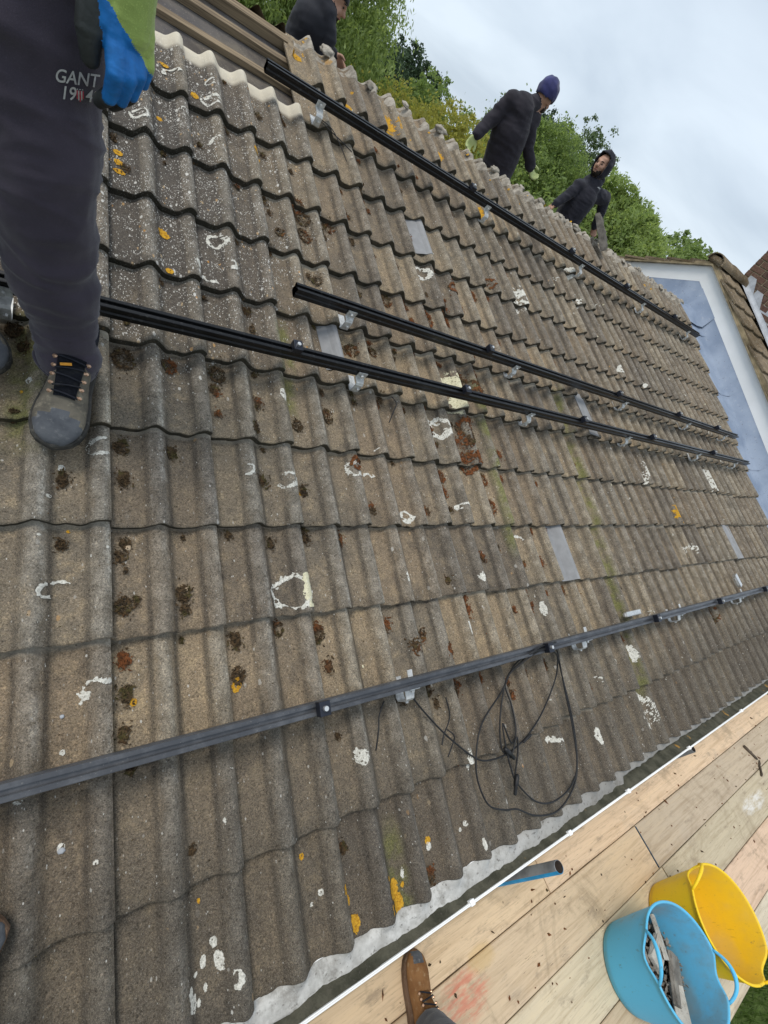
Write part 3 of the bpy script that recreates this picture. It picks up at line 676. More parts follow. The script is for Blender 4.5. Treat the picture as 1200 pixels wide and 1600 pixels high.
# roof slab and gable wall of the neighbour
bm = bmesh.new(); X1 = 14.0
prn = [nslope(0, 4.45, BW + 0.03), nslope(0, 0, BW + 0.03), nslope(0, 4.45, BW + 0.03, True), nslope(0, 4.45, BW - 0.08, True), nslope(0, 0, BW - 0.08), nslope(0, 4.45, BW - 0.08)]
va = [bm.verts.new((XB + 0.19, p.y, p.z)) for p in prn]; vb = [bm.verts.new((X1, p.y, p.z)) for p in prn]
for i in range(6): bm.faces.new((va[i], vb[i], vb[(i + 1) % 6], va[(i + 1) % 6]))
bm.faces.new(va); bm.faces.new(vb[::-1]); bmesh.ops.recalc_face_normals(bm, faces=bm.faces)
nroof = npart('roof', bm, M_FELT)
bm = bmesh.new(); pg = [(AP.y - 3.9, GZ), (AP.y - 3.9, AP.z - 3.9 * math.tan(SLN)), (AP.y, AP.z + 0.0), (AP.y + 3.9, AP.z - 3.9 * math.tan(SLN)), (AP.y + 3.9, GZ)]
va = [bm.verts.new((XB + 0.03, y, z)) for y, z in pg]; vb = [bm.verts.new((X1, y, z)) for y, z in pg]
for i in range(5): bm.faces.new((va[i], vb[i], vb[(i + 1) % 5], va[(i + 1) % 5]))
bm.faces.new(va); bm.faces.new(vb[::-1]); bmesh.ops.recalc_face_normals(bm, faces=bm.faces); npart('gable_wall', bm, M_RENDER)
# flat-looking interlocking tiles of the neighbour: each a copy
def flat_tile(seed):
    rnd = random.Random(seed); bm = bmesh.new(); W_, L_ = 0.33, 0.40
    xs = np.linspace(0, W_, 9); top = []
    for y in (0.0, 0.01, 0.2, L_):
        top.append([bm.verts.new((x, y + 0.006 * noise.noise(Vector((x * 20, seed, 0))), 0.030 + 0.014 * bump(x, 0.28, 0.06) - 0.030 * y / 0.32 + 0.004 * noise.noise(Vector((x * 14, y * 14, seed))) - (0.006 if y == 0 else 0))) for x in xs])
    low = [bm.verts.new((v.co.x, v.co.y + 0.004, v.co.z - 0.024)) for v in top[0]]
    for a, b2 in zip([low] + top, top):
        for k in range(8): bm.faces.new((a[k], a[k + 1], b2[k + 1], b2[k]))
    sl = [bm.verts.new((r[0].co.x, r[0].co.y, r[0].co.z - 0.024)) for r in top]
    for k in range(3): bm.faces.new((top[k][0], top[k + 1][0], sl[k + 1], sl[k]))
    bmesh.ops.recalc_face_normals(bm, faces=bm.faces)
    me = bpy.data.meshes.new('tile'); bm.to_mesh(me); bm.free(); me.materials.append(M_TILE2)
    for nm in ('crest', 'edge', 'head'): me.attributes.new(nm, 'FLOAT', 'POINT')
    return me
FT = [flat_tile(s) for s in range(3)]
for far in (False, True):
    for j in range(14):
        for k in range(4 if not far else 2):
            s = 0.34 + j * 0.32
            if s > 4.4: continue
            p = nslope(XB - 0.035 + k * 0.33 + random.uniform(-0.008, 0.008), s, BW + 0.058, far)
            yv = (nslope(0, 0, 0, far) - nslope(0, 1, 0, far)); xv = Vector((1, 0, 0)); zv = xv.cross(yv) if not far else yv.cross(Vector((-1, 0, 0)) * -1)
            if zv.z < 0: zv = -zv
            Rm = Matrix((xv, yv, zv)).transposed().to_4x4()
            o = bpy.data.objects.new('tile', random.choice(FT)); link(o, nroof); o.matrix_local = Matrix.Translation(p - nb.location) @ Rm @ Matrix.Rotation(random.gauss(0, 0.012), 4, 'Z')
def ridge_tile_mesh():
    bm = bmesh.new(); R = []
    for x, r in ((0, 0.125), (0.02, 0.128), (0.45, 0.12)):
        R.append([[bm.verts.new((x, rr * cos(a), rr * sin(a) * 0.75 + 0.01 * noise.noise(Vector((x * 9, a * 2, 0))))) for a in np.linspace(-0.1, pi + 0.1, 13)] for rr in (r, r - 0.018)])
    for s in (0, 1):
        for p, q in zip(R, R[1:]):
            for k in range(12): bm.faces.new((p[s][k], p[s][k + 1], q[s][k + 1], q[s][k]))
    for k in range(12): bm.faces.new((R[0][0][k], R[0][0][k + 1], R[0][1][k + 1], R[0][1][k]))
    box(bm, (0.012, -0.10, -0.03), (0.10, 0.10, 0.055))
    bmesh.ops.recalc_face_normals(bm, faces=bm.faces)
    me = bpy.data.meshes.new('ridge_tile'); bm.to_mesh(me); bm.free(); me.materials.append(M_TILE2); me.polygons.foreach_set('use_smooth', [True] * len(me.polygons))
    for nm in ('crest', 'edge', 'head'): me.attributes.new(nm, 'FLOAT', 'POINT')
    return me
rt = ridge_tile_mesh()
for k in range(9):
    o = bpy.data.objects.new('ridge_tile', rt); link(o, nroof); o.location = Vector((XB - 0.06 + 0.44 * k, AP.y, AP.z + BW + 0.055 + 0.004 * (k % 2))) - nb.location
# chimney of single bricks with stepped flashing
CX0, CX1, CY0, CY1, CZ0, CZ1 = 7.55, 8.55, 1.75, 3.07, 0.6, 3.4
bm = bmesh.new(); box(bm, (CX0, CY0, CZ0), (CX1, CY1, CZ1)); chim = npart('chimney', bm, M_JOINT)
bme = bpy.data.meshes.new('brick'); b_ = bmesh.new(); box(b_, (0, 0, 0), (0.215, 0.03, 0.065), None, 0.004); b_.to_mesh(bme); b_.free(); bme.materials.append(M_BRICK)
z = 1.05; row = 0
while z < 2.45:
    y = CY0 - (0.1125 if row % 2 else 0)
    while y < CY1 - 0.05:
        y0, y1 = max(y, CY0), min(y + 0.215, CY1)
        if y1 - y0 > 0.04 and z > nslope(0, AP.y - (y0 + y1) / 2, BW).z - 0.02 if y0 < AP.y else True:
            o = bpy.data.objects.new('brick', bme); link(o, chim)
            o.matrix_local = Matrix.Translation(Vector((CX0 + 0.022 - random.uniform(0, 0.003), y0, z)) - nb.location) @ Matrix.Rotation(pi / 2, 4, 'Z') @ Matrix.Diagonal(((y1 - y0) / 0.215, 1, 1, 1))
        y += 0.2275
    z += 0.0765; row += 1
for k in range(6):                        # stepped lead flashing
    s0 = 0.05 + 0.245 * k; a = nslope(CX0 - 0.012 + 0.0012 * k, s0, BW + 0.06); c = nslope(0, s0 + 0.27, BW + 0.06)
    bm = bmesh.new(); ztop = a.z + 0.150
    P4 = [(a.y, a.z - 0.0), (a.y, ztop), (a.y - 0.105, ztop - 0.004), (c.y, c.z + 0.070), (c.y, c.z - 0.02)]
    va = [bm.verts.new((a.x, y, zz)) for y, zz in P4]; vb = [bm.verts.new((a.x + 0.004, y, zz)) for y, zz in P4]
    bm.faces.new(va); bm.faces.new(vb[::-1])
    for q in range(5): bm.faces.new((va[q], va[(q + 1) % 5], vb[(q + 1) % 5], vb[q]))
    bmesh.ops.recalc_face_normals(bm, faces=bm.faces); npart('step_flashing', bm, M_FLASH, chim)
bm = bmesh.new(); R = []
for s in np.linspace(-0.2, 2.6, 16):
    p = nslope(CX0, max(s, 0), BW + 0.10)
    R.append([bm.verts.new((x, p.y, p.z + dz + 0.006 * noise.noise(Vector((s * 6, x * 8, 1))))) for x, dz in ((CX0 - 0.16, 0.0), (CX0 - 0.07, 0.004), (CX0 - 0.018, 0.006), (CX0 - 0.013, 0.05))])
for p, q in zip(R, R[1:]):
    for k in range(3): bm.faces.new((p[k], p[k + 1], q[k + 1], q[k]))
npart('apron_flashing', bm, M_FLASH, chim, True)

# ------------------------------------------------------------------ things on the roof: rails, clamps, hooks
def upix(x, y, h=0.0):                    # a spot of the photograph as (u, v) on the tile plane
    d = ray(x, y); s = (h - CAMP.dot(NN)) / d.dot(NN); p = CAMP + d * s; return p.x, p.dot(VV)
RAILP = [(-.022, 0), (.022, 0), (.022, .024), (.0185, .027), (.0185, .037), (.022, .040), (.022, .056), (.007, .056), (.007, .044), (-.007, .044), (-.007, .056), (-.022, .056), (-.022, .040), (-.0185, .037), (-.0185, .027), (-.022, .024)]
RAILP = [(y * 0.84, z * 0.86) for y, z in RAILP]
RH = 0.040
def rail(label, u0, u1, v, clamps, hooks, mat, tabs=False, cut=True):
    e = empty('mounting_rail', rf(u0, v, RH)); e.rotation_euler = ROOFM.to_euler()
    tag(e, label, 'rail', 'black solar panel mounting rails')
    L = u1 - u0; bm = bmesh.new()
    a = [bm.verts.new((0, y, z)) for y, z in RAILP]; c = [bm.verts.new((L, y, z)) for y, z in RAILP]
    n = len(RAILP)
    for k in range(n): bm.faces.new((a[k], a[(k + 1) % n], c[(k + 1) % n], c[k]))
    bm.faces.new(a[::-1]); bm.faces.new(c); bmesh.ops.recalc_face_normals(bm, faces=bm.faces)
    bmesh.ops.bevel(bm, geom=[ed for ed in bm.edges if abs((ed.verts[0].co - ed.verts[1].co).x) > 0.1], offset=0.0012, segments=2, affect='EDGES')
    fromb('channel', bm, mat, e)
    if cut:
        bm = bmesh.new(); a = [bm.verts.new((-0.0012, y * 0.985, z * 0.985 + 0.0004)) for y, z in RAILP]; bm.faces.new(a)
        bmesh.ops.solidify(bm, geom=bm.faces[:], thickness=0.0008); fromb('cut_end', bm, M_STEEL, e)
    for u in clamps:
        x = u - u0; bm = bmesh.new()
        box(bm, (x - .018, -.021, .0487), (x + .018, .021, .0765), None, .002)
        cl = fromb('clamp', bm, M_CLAMP, e)
        bm = bmesh.new(); bmesh.ops.create_cone(bm, cap_ends=True, segments=12, radius1=.0085, radius2=.0075, depth=.009, matrix=Matrix.Translation((x, 0, .0805)))
        fromb('bolt', bm, M_STEEL, cl)
    ve = math.floor(v / G) * G - v          # front edge of the course just below, in local y
    for u in hooks:
        x = u - u0; y1 = min(ve - 0.028, -.040); W2 = .018      # one bent strip: up the rail, out, down and back under the tile
        pth = [(-.0195, .030), (-.0195, -.006), (y1 + .004, -.012), (y1, -.018), (y1 - .002, -.062), (y1 + .006, -.068), (ve + .05, -.070)]
        bm = bmesh.new(); R = []
        for k, (py, pz) in enumerate(pth):
            a = pth[max(k - 1, 0)]; c = pth[min(k + 1, len(pth) - 1)]; d = Vector((c[0] - a[0], c[1] - a[1])).normalized(); nn = Vector((-d.y, d.x)) * -.0045; w = W2 * (1.25 if k < 2 else 1.0)
            R.append([bm.verts.new((x - w, py, pz)), bm.verts.new((x + w, py, pz)), bm.verts.new((x + w, py + nn.x, pz + nn.y)), bm.verts.new((x - w, py + nn.x, pz + nn.y))])
        for a, c in zip(R, R[1:]):
            for k in range(4): bm.faces.new((a[k], a[(k + 1) % 4], c[(k + 1) % 4], c[k]))
        bm.faces.new(R[0][::-1]); bm.faces.new(R[-1]); bmesh.ops.recalc_face_normals(bm, faces=bm.faces)
        hk = fromb('roof_hook', bm, M_HOOK, e)
        for nm, px, py, pz, rr in (('bolt', x, -.029, .013, .0085), ('nut', x + .005, y1 - .010, -.040, .007)):
            bm = bmesh.new(); bmesh.ops.create_cone(bm, cap_ends=True, segments=6, radius1=rr, radius2=rr * .9, depth=.009, matrix=Matrix.Translation((px, py, pz)) @ Matrix.Rotation(pi / 2, 4, 'X')); fromb(nm, bm, M_HOOK, hk)
        if tabs:
            bm = bmesh.new(); box(bm, (x - .016, .0195, .018), (x + .006, .044, .022), None, .001); fromb('hook_tab', bm, M_HOOK, hk)
    return e
rail('black mounting rail running just below the ridge, topmost of the four', 0.65, 5.90, 2.285, [2.06, 3.23, 4.14, 5.19], [0.95, 2.25, 3.44, 4.56, 5.65], M_RAIL)
rail('black mounting rail with a bare silver end above the other mid-slope rail', 0.645, 5.84, 0.975, [1.80, 3.24, 4.29, 5.20], [0.92, 2.08, 3.41, 4.61, 5.56], M_RAIL)
rail('black mounting rail running behind the standing worker across mid-slope', -1.6, 5.87, 0.664, [0.60, 1.52, 2.60, 3.57, 4.81], [-0.26, 0.92, 2.10, 3.27, 4.58, 5.55], M_RAIL)
rail('black mounting rail, sky reflection in its colour, nearest the eaves with cable looped over it', -1.6, 5.87, -0.612, [0.53, 1.67, 2.75, 3.77, 4.82], [0.91, 2.06, 3.20, 4.38], M_RAIL2, True)

# solar cable looped over the lowest rail, and loose wire ends
def cable_path(px, hh=0.006):
    return px
CAB = [
 [(1.75, -0.60, .09), (1.63, -0.60, .098), (1.545, -0.62, .09), (1.50, -0.655, .03), (1.419, -0.747, 0), (1.269, -0.838, 0), (1.202, -0.937, 0), (1.186, -1.022, 0), (1.217, -1.115, 0), (1.295, -1.158, 0), (1.365, -1.179, 0), (1.465, -1.235, 0), (1.606, -1.262, 0), (1.754, -1.21, 0), (1.823, -1.109, 0), (1.855, -0.952, 0), (1.842, -0.747, .01), (1.79, -0.665, .05), (1.73, -0.635, .075)],
 [(1.72, -0.62, .085), (1.60, -0.618, .10), (1.50, -0.66, .05), (1.455, -0.703, .01), (1.378, -0.84, 0), (1.347, -0.954, 0), (1.39, -1.001, .01)],
 [(1.72, -0.63, .08), (1.79, -0.67, .05), (1.787, -0.766, .01), (1.659, -0.879, 0), (1.516, -0.949, 0), (1.38, -0.975, .008), (1.282, -0.976, 0), (1.198, -0.948, 0), (1.075, -0.836, 0), (0.977, -0.719, 0), (0.93, -0.655, .01)],
 [(1.74, -0.62, .085), (1.80, -0.66, .05), (1.843, -0.806, .005), (1.843, -0.977, 0), (1.81, -1.135, 0), (1.735, -1.205, 0), (1.599, -1.225, 0), (1.485, -1.191, 0), (1.396, -1.098, 0), (1.368, -1.031, .01), (1.362, -0.97, .012), (1.378, -0.865, .005), (1.400, -0.945, .012), (1.45, -0.907, .005), (1.46, -0.808, 0), (1.443, -0.713, .01), (1.53, -0.64, .06), (1.571, -0.615, .099), (1.70, -0.612, .088)],
 [(1.379, -0.998, .01), (1.43, -0.930, .02), (1.425, -0.985, .012), (1.395, -1.06, 0), (1.375, -1.10, 0)]]
def drape(pts, r):
    sp = smoothpath([Vector(p) for p in pts], 9); hs = []
    for p in sp:
        base = max(surf(p.x + d, p.y + q) for d in (-0.03, -.015, 0, .015, 0.03) for q in (-.02, 0, 0.02)) + r
        hs.append(max(base, p.z))
    for _ in range(14): hs = [hs[0]] + [(a + b * 2 + c) / 4 for a, b, c in zip(hs, hs[1:], hs[2:])] + [hs[-1]]
    return [rf(p.x, p.y, max(h, max(surf(p.x, p.y + q) for q in (-.006, 0, .006)) + r)) for p, h in zip(sp, hs)]
org = rf(1.6, -0.9, 0.02)
coil = empty('cable_coil', org); tag(coil, 'loose coil of thin black cable hung over the lowest rail', 'cable')
for pts in CAB:
    bm = bmesh.new(); tube_bm(bm, [p - org for p in drape(pts, 0.0040)], 0.0034, 8); fromb('cable_loop', bm, M_CABLE, coil, True)
for (u0, v0, u1, v1, rr) in ((1.395, -1.06, 1.355, -1.125, .009), (1.352, -0.952, 1.398, -1.004, .011), (1.53, -0.945, 1.47, -0.962, .0065)):
    bm = bmesh.new(); a = rf(u0, v0, 0.012) - org; c = rf(u1, v1, 0.012) - org
    tube_bm(bm, [a, a.lerp(c, .15), a.lerp(c, .5), a.lerp(c, .55), a.lerp(c, .95), c], [rr * .6, rr, rr, rr * .75, rr * .75, rr * .5], 10); fromb('connector', bm, M_CABLE, coil, True)
WIRES = [([(0.818, -0.656, 0), (0.787, -0.701, 0), (0.772, -0.74, .01), (0.755, -0.80, 0)], 'thin black wire end hanging below the lowest rail, left of the coil'),
         ([(1.095, -0.704, 0.01), (1.105, -0.775, 0), (1.06, -0.83, 0), (1.043, -0.860, 0)], 'curved black wire end beside the silver hook of the lowest rail'),
         ([(1.080, -0.815, 0), (1.10, -0.84, 0.012), (1.099, -0.865, 0), (1.062, -0.905, 0)], 'short hooked black wire lying left of the cable coil'),
         ([(0.958, 2.244, 0.0), (1.01, 2.18, .03), (1.06, 2.10, .02), (1.10, 2.03, 0)], 'stiff black wire sticking out below the topmost rail'),
         ([(0.965, 2.235, 0.0), (1.03, 2.16, .02), (1.10, 2.14, .01), (1.15, 2.13, 0)], 'bent grey-black wire beside the stiff one under the topmost rail'),
         ([(1.111, 0.605, 0), (1.125, 0.57, .01), (1.113, 0.539, 0), (1.069, 0.468, 0)], 'small black wire lying below the mid-slope rails')]
for pts, lb in WIRES:
    bm = bmesh.new(); o0 = rf(pts[0][0], pts[0][1]); tube_bm(bm, [p - o0 for p in drape(pts, 0.0028)], 0.0026, 6)
    w = fromb('wire', bm, M_CABLE, None, True); w.location = o0; tag(w, lb, 'wire', 'loose wire ends on the tiles')

# flat grey slips hung from the course above
def slip(u0, u1, j, frac, label, sk=0.0):
    bm = bmesh.new(); R = []
    for t in np.linspace(0, 1, 6):
        v = (j + 1) * G + 0.03 - t * (G * frac + 0.03); pass
        dz_ = -THK * ((v - j * G) / G); ua = u0 + sk * t; ub = u1 + sk * t; ha, hb = AMP * (crest(ua % TW) - 1), AMP * (crest(ub % TW) - 1)
        R.append([bm.verts.new(rf(ua + (ub - ua) * s, v, dz_ + 0.004 + max(ha + (hb - ha) * s, AMP * (crest((ua + (ub - ua) * s) % TW) - 1)) * 1.0 + 0.001 * noise.noise(Vector((s * 3, t * 5, u0)))) - rf(u0, j * G)) for s in np.linspace(0, 1, 9)])
    for a, b2 in zip(R, R[1:]):
        for k in range(8): bm.faces.new((a[k], b2[k], b2[k + 1], a[k + 1]))
    low = [[bm.verts.new(v.co - NN * 0.003) for v in r] for r in R]
    for (a, b2) in ((R[-1], low[-1]), ([r[0] for r in R], [r[0] for r in low]), ([r[-1] for r in R], [r[-1] for r in low])):
        for k in range(len(a) - 1): bm.faces.new((a[k], a[k + 1], b2[k + 1], b2[k]))
    bm.normal_update(); o = fromb('grey_slip', bm, M_LEADTILE); o.location = rf(u0, j * G)
    tag(o, label, 'slip', 'flat grey slips set into the tiles')
slip(0.80, 0.885, 2, 0.80, 'narrow grey slip left of the upper mid-slope rail hook', 0.01)
slip(1.535, 1.64, 5, 0.86, 'grey slip high on the slope under the topmost rail')
slip(2.125, 2.27, -1, 1.0, 'wide pale grey slip below the mid-slope rails, largest of the slips')
slip(4.79, 4.95, -1, 1.0, 'grey slip far right near the valley, below the rails')
slip(2.83, 2.96, 2, 1.0, 'grey slip partly hidden between the two mid-slope rails')

# bright metal offcuts lying beside the rails
def offcut(u, v, l, w, t, rot, label, mat=None, h=0.0):
    bm = bmesh.new(); box(bm, (-l / 2, -w / 2, 0), (l / 2, w / 2, t), None, min(t, w) * 0.2); box(bm, (-l / 2 - .012, -w * .3, 0.001), (-l / 2 + .01, w * .3, t * .6), None, .0005)
    o = fromb('metal_offcut', bm, mat or M_STEEL); o.matrix_world = Matrix.Translation(rf(u, v, 0.003 + h)) @ ROOFM.to_4x4() @ Matrix.Rotation(rot, 4, 'Z')
    tag(o, label, 'offcut', 'bright metal pieces beside the rails')
offcut(2.66, -0.562, 0.17, 0.030, 0.022, 0.0, 'bright silver bar lying against the upper side of the lowest rail')
offcut(2.74, 1.03, 0.16, 0.03, 0.02, 0.0, 'short silver strip just above the upper mid-slope rail', h=0.012)
offcut(2.78, 0.712, 0.14, 0.028, 0.02, 0.0, 'silver strip on the uphill side of the lower mid-slope rail', h=0.012)
offcut(4.50, -0.50, 0.05, 0.11, 0.03, 0.35, 'white-topped metal stub standing beyond the lowest rail', h=0.004)

# ------------------------------------------------------------------ lichen, moss and litter on the tiles
class Patch:
    def __init__(s): s.V = []; s.F = []
    def add(s, u0, v0, r, fn, cell=0.0035, lift=0.0022):
        n = max(6, int(2 * r / cell)); n = min(n, 64); c = 2 * r / n; idx = {}
        for a in range(n):
            for b2 in range(n):
                x = (a + 0.5) * c - r; y = (b2 + 0.5) * c - r
                if not fn(x, y): continue
                jj = math.floor((v0 + y) / G)
                if math.floor((v0 + y - c) / G) != jj or math.floor((v0 + y + c) / G) != jj: continue
                q = []
                for (i2, k2) in ((a, b2), (a + 1, b2), (a + 1, b2 + 1), (a, b2 + 1)):
                    if (i2, k2) not in idx:
                        uu = u0 + i2 * c - r; vv = v0 + k2 * c - r
                        jx = 0.3 * c * noise.noise(Vector((uu * 300, vv * 300, 1))); jy = 0.3 * c * noise.noise(Vector((uu * 300, vv * 300, 7)))
                        hh = AMP * (crest(uu % TW) - 1) - THK * ((vv - jj * G) / G) + lift + 0.0012 * noise.noise(Vector((uu * 200, vv * 200, 3)))
                        idx[(i2, k2)] = len(s.V); s.V.append(rf(uu + jx, vv + jy, hh))
                    q.append(idx[(i2, k2)])
                s.F.append(q)
def nz(x, y, k, s=0.0): return noise.noise(Vector((x * k + s, y * k - s, s)))
PW, PO, PC = Patch(), Patch(), Patch()
def ring(P, u, v, r, a0=0, a1=360, th=0.35, sq=0.85, thr=-0.15):
    sd = u * 13.7 + v * 7.1
    def fn(x, y):
        d = math.hypot(x, y / sq) * (1 + 0.25 * nz(x, y, 25, sd)); a = math.degrees(math.atan2(y, x)) % 360
        ok = (a0 <= a <= a1) if a0 <= a1 else (a >= a0 or a <= a1)
        return ok and r * (1 - th * (0.75 + 0.9 * nz(x, y, 55, sd + 3))) < d < r * (0.98 + 0.16 * nz(x, y, 130, sd)) and nz(x, y, 60, sd) > thr - 0.15
    P.add(u, v, r * 1.25, fn, max(0.0014, r / 26))
def blob(P, u, v, r, ex=1.0, thr=-0.35, wob=0.45, wk=40):
    sd = u * 9.7 + v * 5.3
    def fn(x, y): return math.hypot(x * ex, y / ex) * (1 + wob * nz(x, y, wk, sd)) * (1 + 0.25 * nz(x, y, 150, sd)) < r * 0.85 and nz(x, y, 120, sd) > thr - 0.1
    P.add(u, v, r * 1.5, fn, max(0.0014, r / 16))
def sc(x, y): 
    a = upix(x, y); b2 = upix(x + 1, y); return abs(b2[0] - a[0])
for (x, y, r, a0, a1, th) in ((158, 690, 24, 60, 320, .30), (76, 918, 20, 100, 280, .55), (96, 912, 18, 20, 160, .5), (165, 1085, 38, 60, 190, .28), (455, 745, 15, 200, 120, .4), (390, 728, 12, 250, 80, .45), (562, 728, 13, 0, 360, .5),
     (697, 662, 15, 0, 360, .55), (462, 922, 30, 0, 360, .22), (645, 803, 10, 0, 360, .6), (735, 800, 15, 0, 150, .35), (823, 845, 11, 20, 230, .4), (345, 360, 18, 0, 360, .5), (335, 412, 26, 170, 300, .3), (362, 408, 13, 270, 80, .5),
     (220, 168, 16, 0, 360, .45), (272, 100, 16, 10, 200, .45), (332, 146, 15, 0, 330, .5), (334, 116, 9, 60, 300, .6), (345, 212, 13, 60, 200, .5), (1015, 1116, 20, 280, 80, .5), (882, 1175, 16, 20, 120, .45), (368, 1540, 16, 280, 80, .6),
     (818, 463, 12, 0, 360, .9), (668, 415, 11, 0, 360, .45), (1003, 730, 13, 280, 100, .5), (893, 420, 6, 0, 360, .8), (906, 466, 6, 0, 360, .6), (590, 740, 10, 20, 160, .5), (1090, 870, 12, 0, 200, .3), (975, 575, 4, 0, 360, .7), (1010, 600, 4, 0, 360, .6)):
    u, v = upix(x, y); ring(PW, u, v, r * sc(x, y), a0, a1, min(.9, th * 1.1), thr=-0.30)
for (x, y, r, ex) in ((447, 611, 8, 1.6), (352, 1515, 12, 1.3), (344, 1487, 8, 1.1), (326, 1521, 8, 1.3), (313, 1540, 5, 1), (304, 1568, 8, 1.6), (308, 1586, 10, 1.3), (329, 1560, 6, 1.4), (318, 1585, 6, 1.3), (572, 1182, 11, 1.0), (738, 1185, 9, 1.6), (95, 1338, 8, 1.2), (150, 1352, 6, 1.0), (98, 1180, 6, 1.0),
     (514, 1406, 5, 1), (500, 1425, 3, 1), (685, 1328, 5, 1.1), (742, 1292, 4, 1), (760, 1320, 5, 1.8), (735, 1302, 3, 1), (643, 1372, 5, 1.3), (1115, 748, 7, 1), (860, 950, 5, 1.8), (1000, 1020, 5, 1.6), (943, 1150, 5, 2), (640, 900, 4, 2.2), (740, 980, 5, 2.6), (757, 900, 5, 1.2), (25, 1258, 7, .8), (128, 1100, 4, 1), (60, 830, 4, 1), (75, 770, 5, 1), (97, 720, 8, 1.2), (45, 585, 7, 1.1), (170, 850, 3, 1)):
    u, v = upix(x, y); blob(PW, u, v, r * sc(x, y), ex)
for (x, y, r, ex) in ((214, 1098, 7, 1.1), (379, 1069, 9, 1.3), (626, 1397, 12, 1.0), (634, 1419, 11, 1.15), (568, 1451, 10, 1.15), (486, 1350, 5, 1), (684, 1319, 5, 1), (547, 1393, 5, 1.3), (556, 1416, 6, 1.3), (616, 1378, 3, 1), (618, 1424, 4, 2.6), (642, 1390, 4, 1), (261, 346, 10, 1), (188, 215, 8, 1), (190, 250, 10, .8), (188, 232, 8, 1), (252, 165, 6, 1), (309, 132, 9, 1), (262, 80, 7, .9), (407, 228, 8, 1.2), (612, 180, 14, 1.4), (632, 190, 9, 1.2), (550, 160, 8, 1.2), (472, 72, 8, 1), (690, 228, 9, 1.2), (32, 600, 4, 1), (107, 820, 4, 1), (268, 410, 7, 1), (1065, 800, 6, 1), (480, 763, 4, 1), (321, 1423, 4, 1.2), (755, 320, 8, 1.3)):
    u, v = upix(x, y); blob(PO, u, v, r * sc(x, y), ex)
for (x, y, r, ex) in ((484, 920, 17, 2.0), (716, 597, 15, .9), (725, 628, 12, .85)):
    u, v = upix(x, y); blob(PC, u, v, r * sc(x, y), ex, -0.5)
rl = random.Random(5)
for _ in range(70):
    u = rl.uniform(0.2, 6.1); v = rl.uniform(-1.2, 2.7); k = rl.random()
    if v > 7.0 * G and u < 1.0: continue
    if k < 0.5: ring(PW, u, v, rl.uniform(0.010, 0.026), rl.uniform(0, 360), rl.uniform(0, 360), rl.uniform(.25, .5), thr=0.05)
    else: blob(PW, u, v, rl.uniform(0.003, 0.009), rl.choice((1, 1, 1.4, 2.2)))
for _ in range(30): blob(PO, rl.uniform(0.8, 6.1), rl.uniform(2.6, 2.95), rl.uniform(0.005, 0.015), rl.choice((1, 1.3, 1.6)))
for _ in range(20): blob(PC, rl.uniform(0.5, 6.1), rl.uniform(-1.0, 2.6), rl.uniform(0.004, 0.009), rl.choice((1, 1.4)))
for P, nm, lb, mt in ((PW, 'white_lichen', 'white lichen rings and flecks growing over the tiles', M_LICHW), (PO, 'orange_lichen', 'orange lichen spots on the tiles', M_LICHO), (PC, 'cream_flakes', 'cream patches where the tile surface has flaked', M_LICHC)):
    tag(pyd(nm, P.V, P.F, mt, smooth=True), lb, 'lichen', kind='stuff')

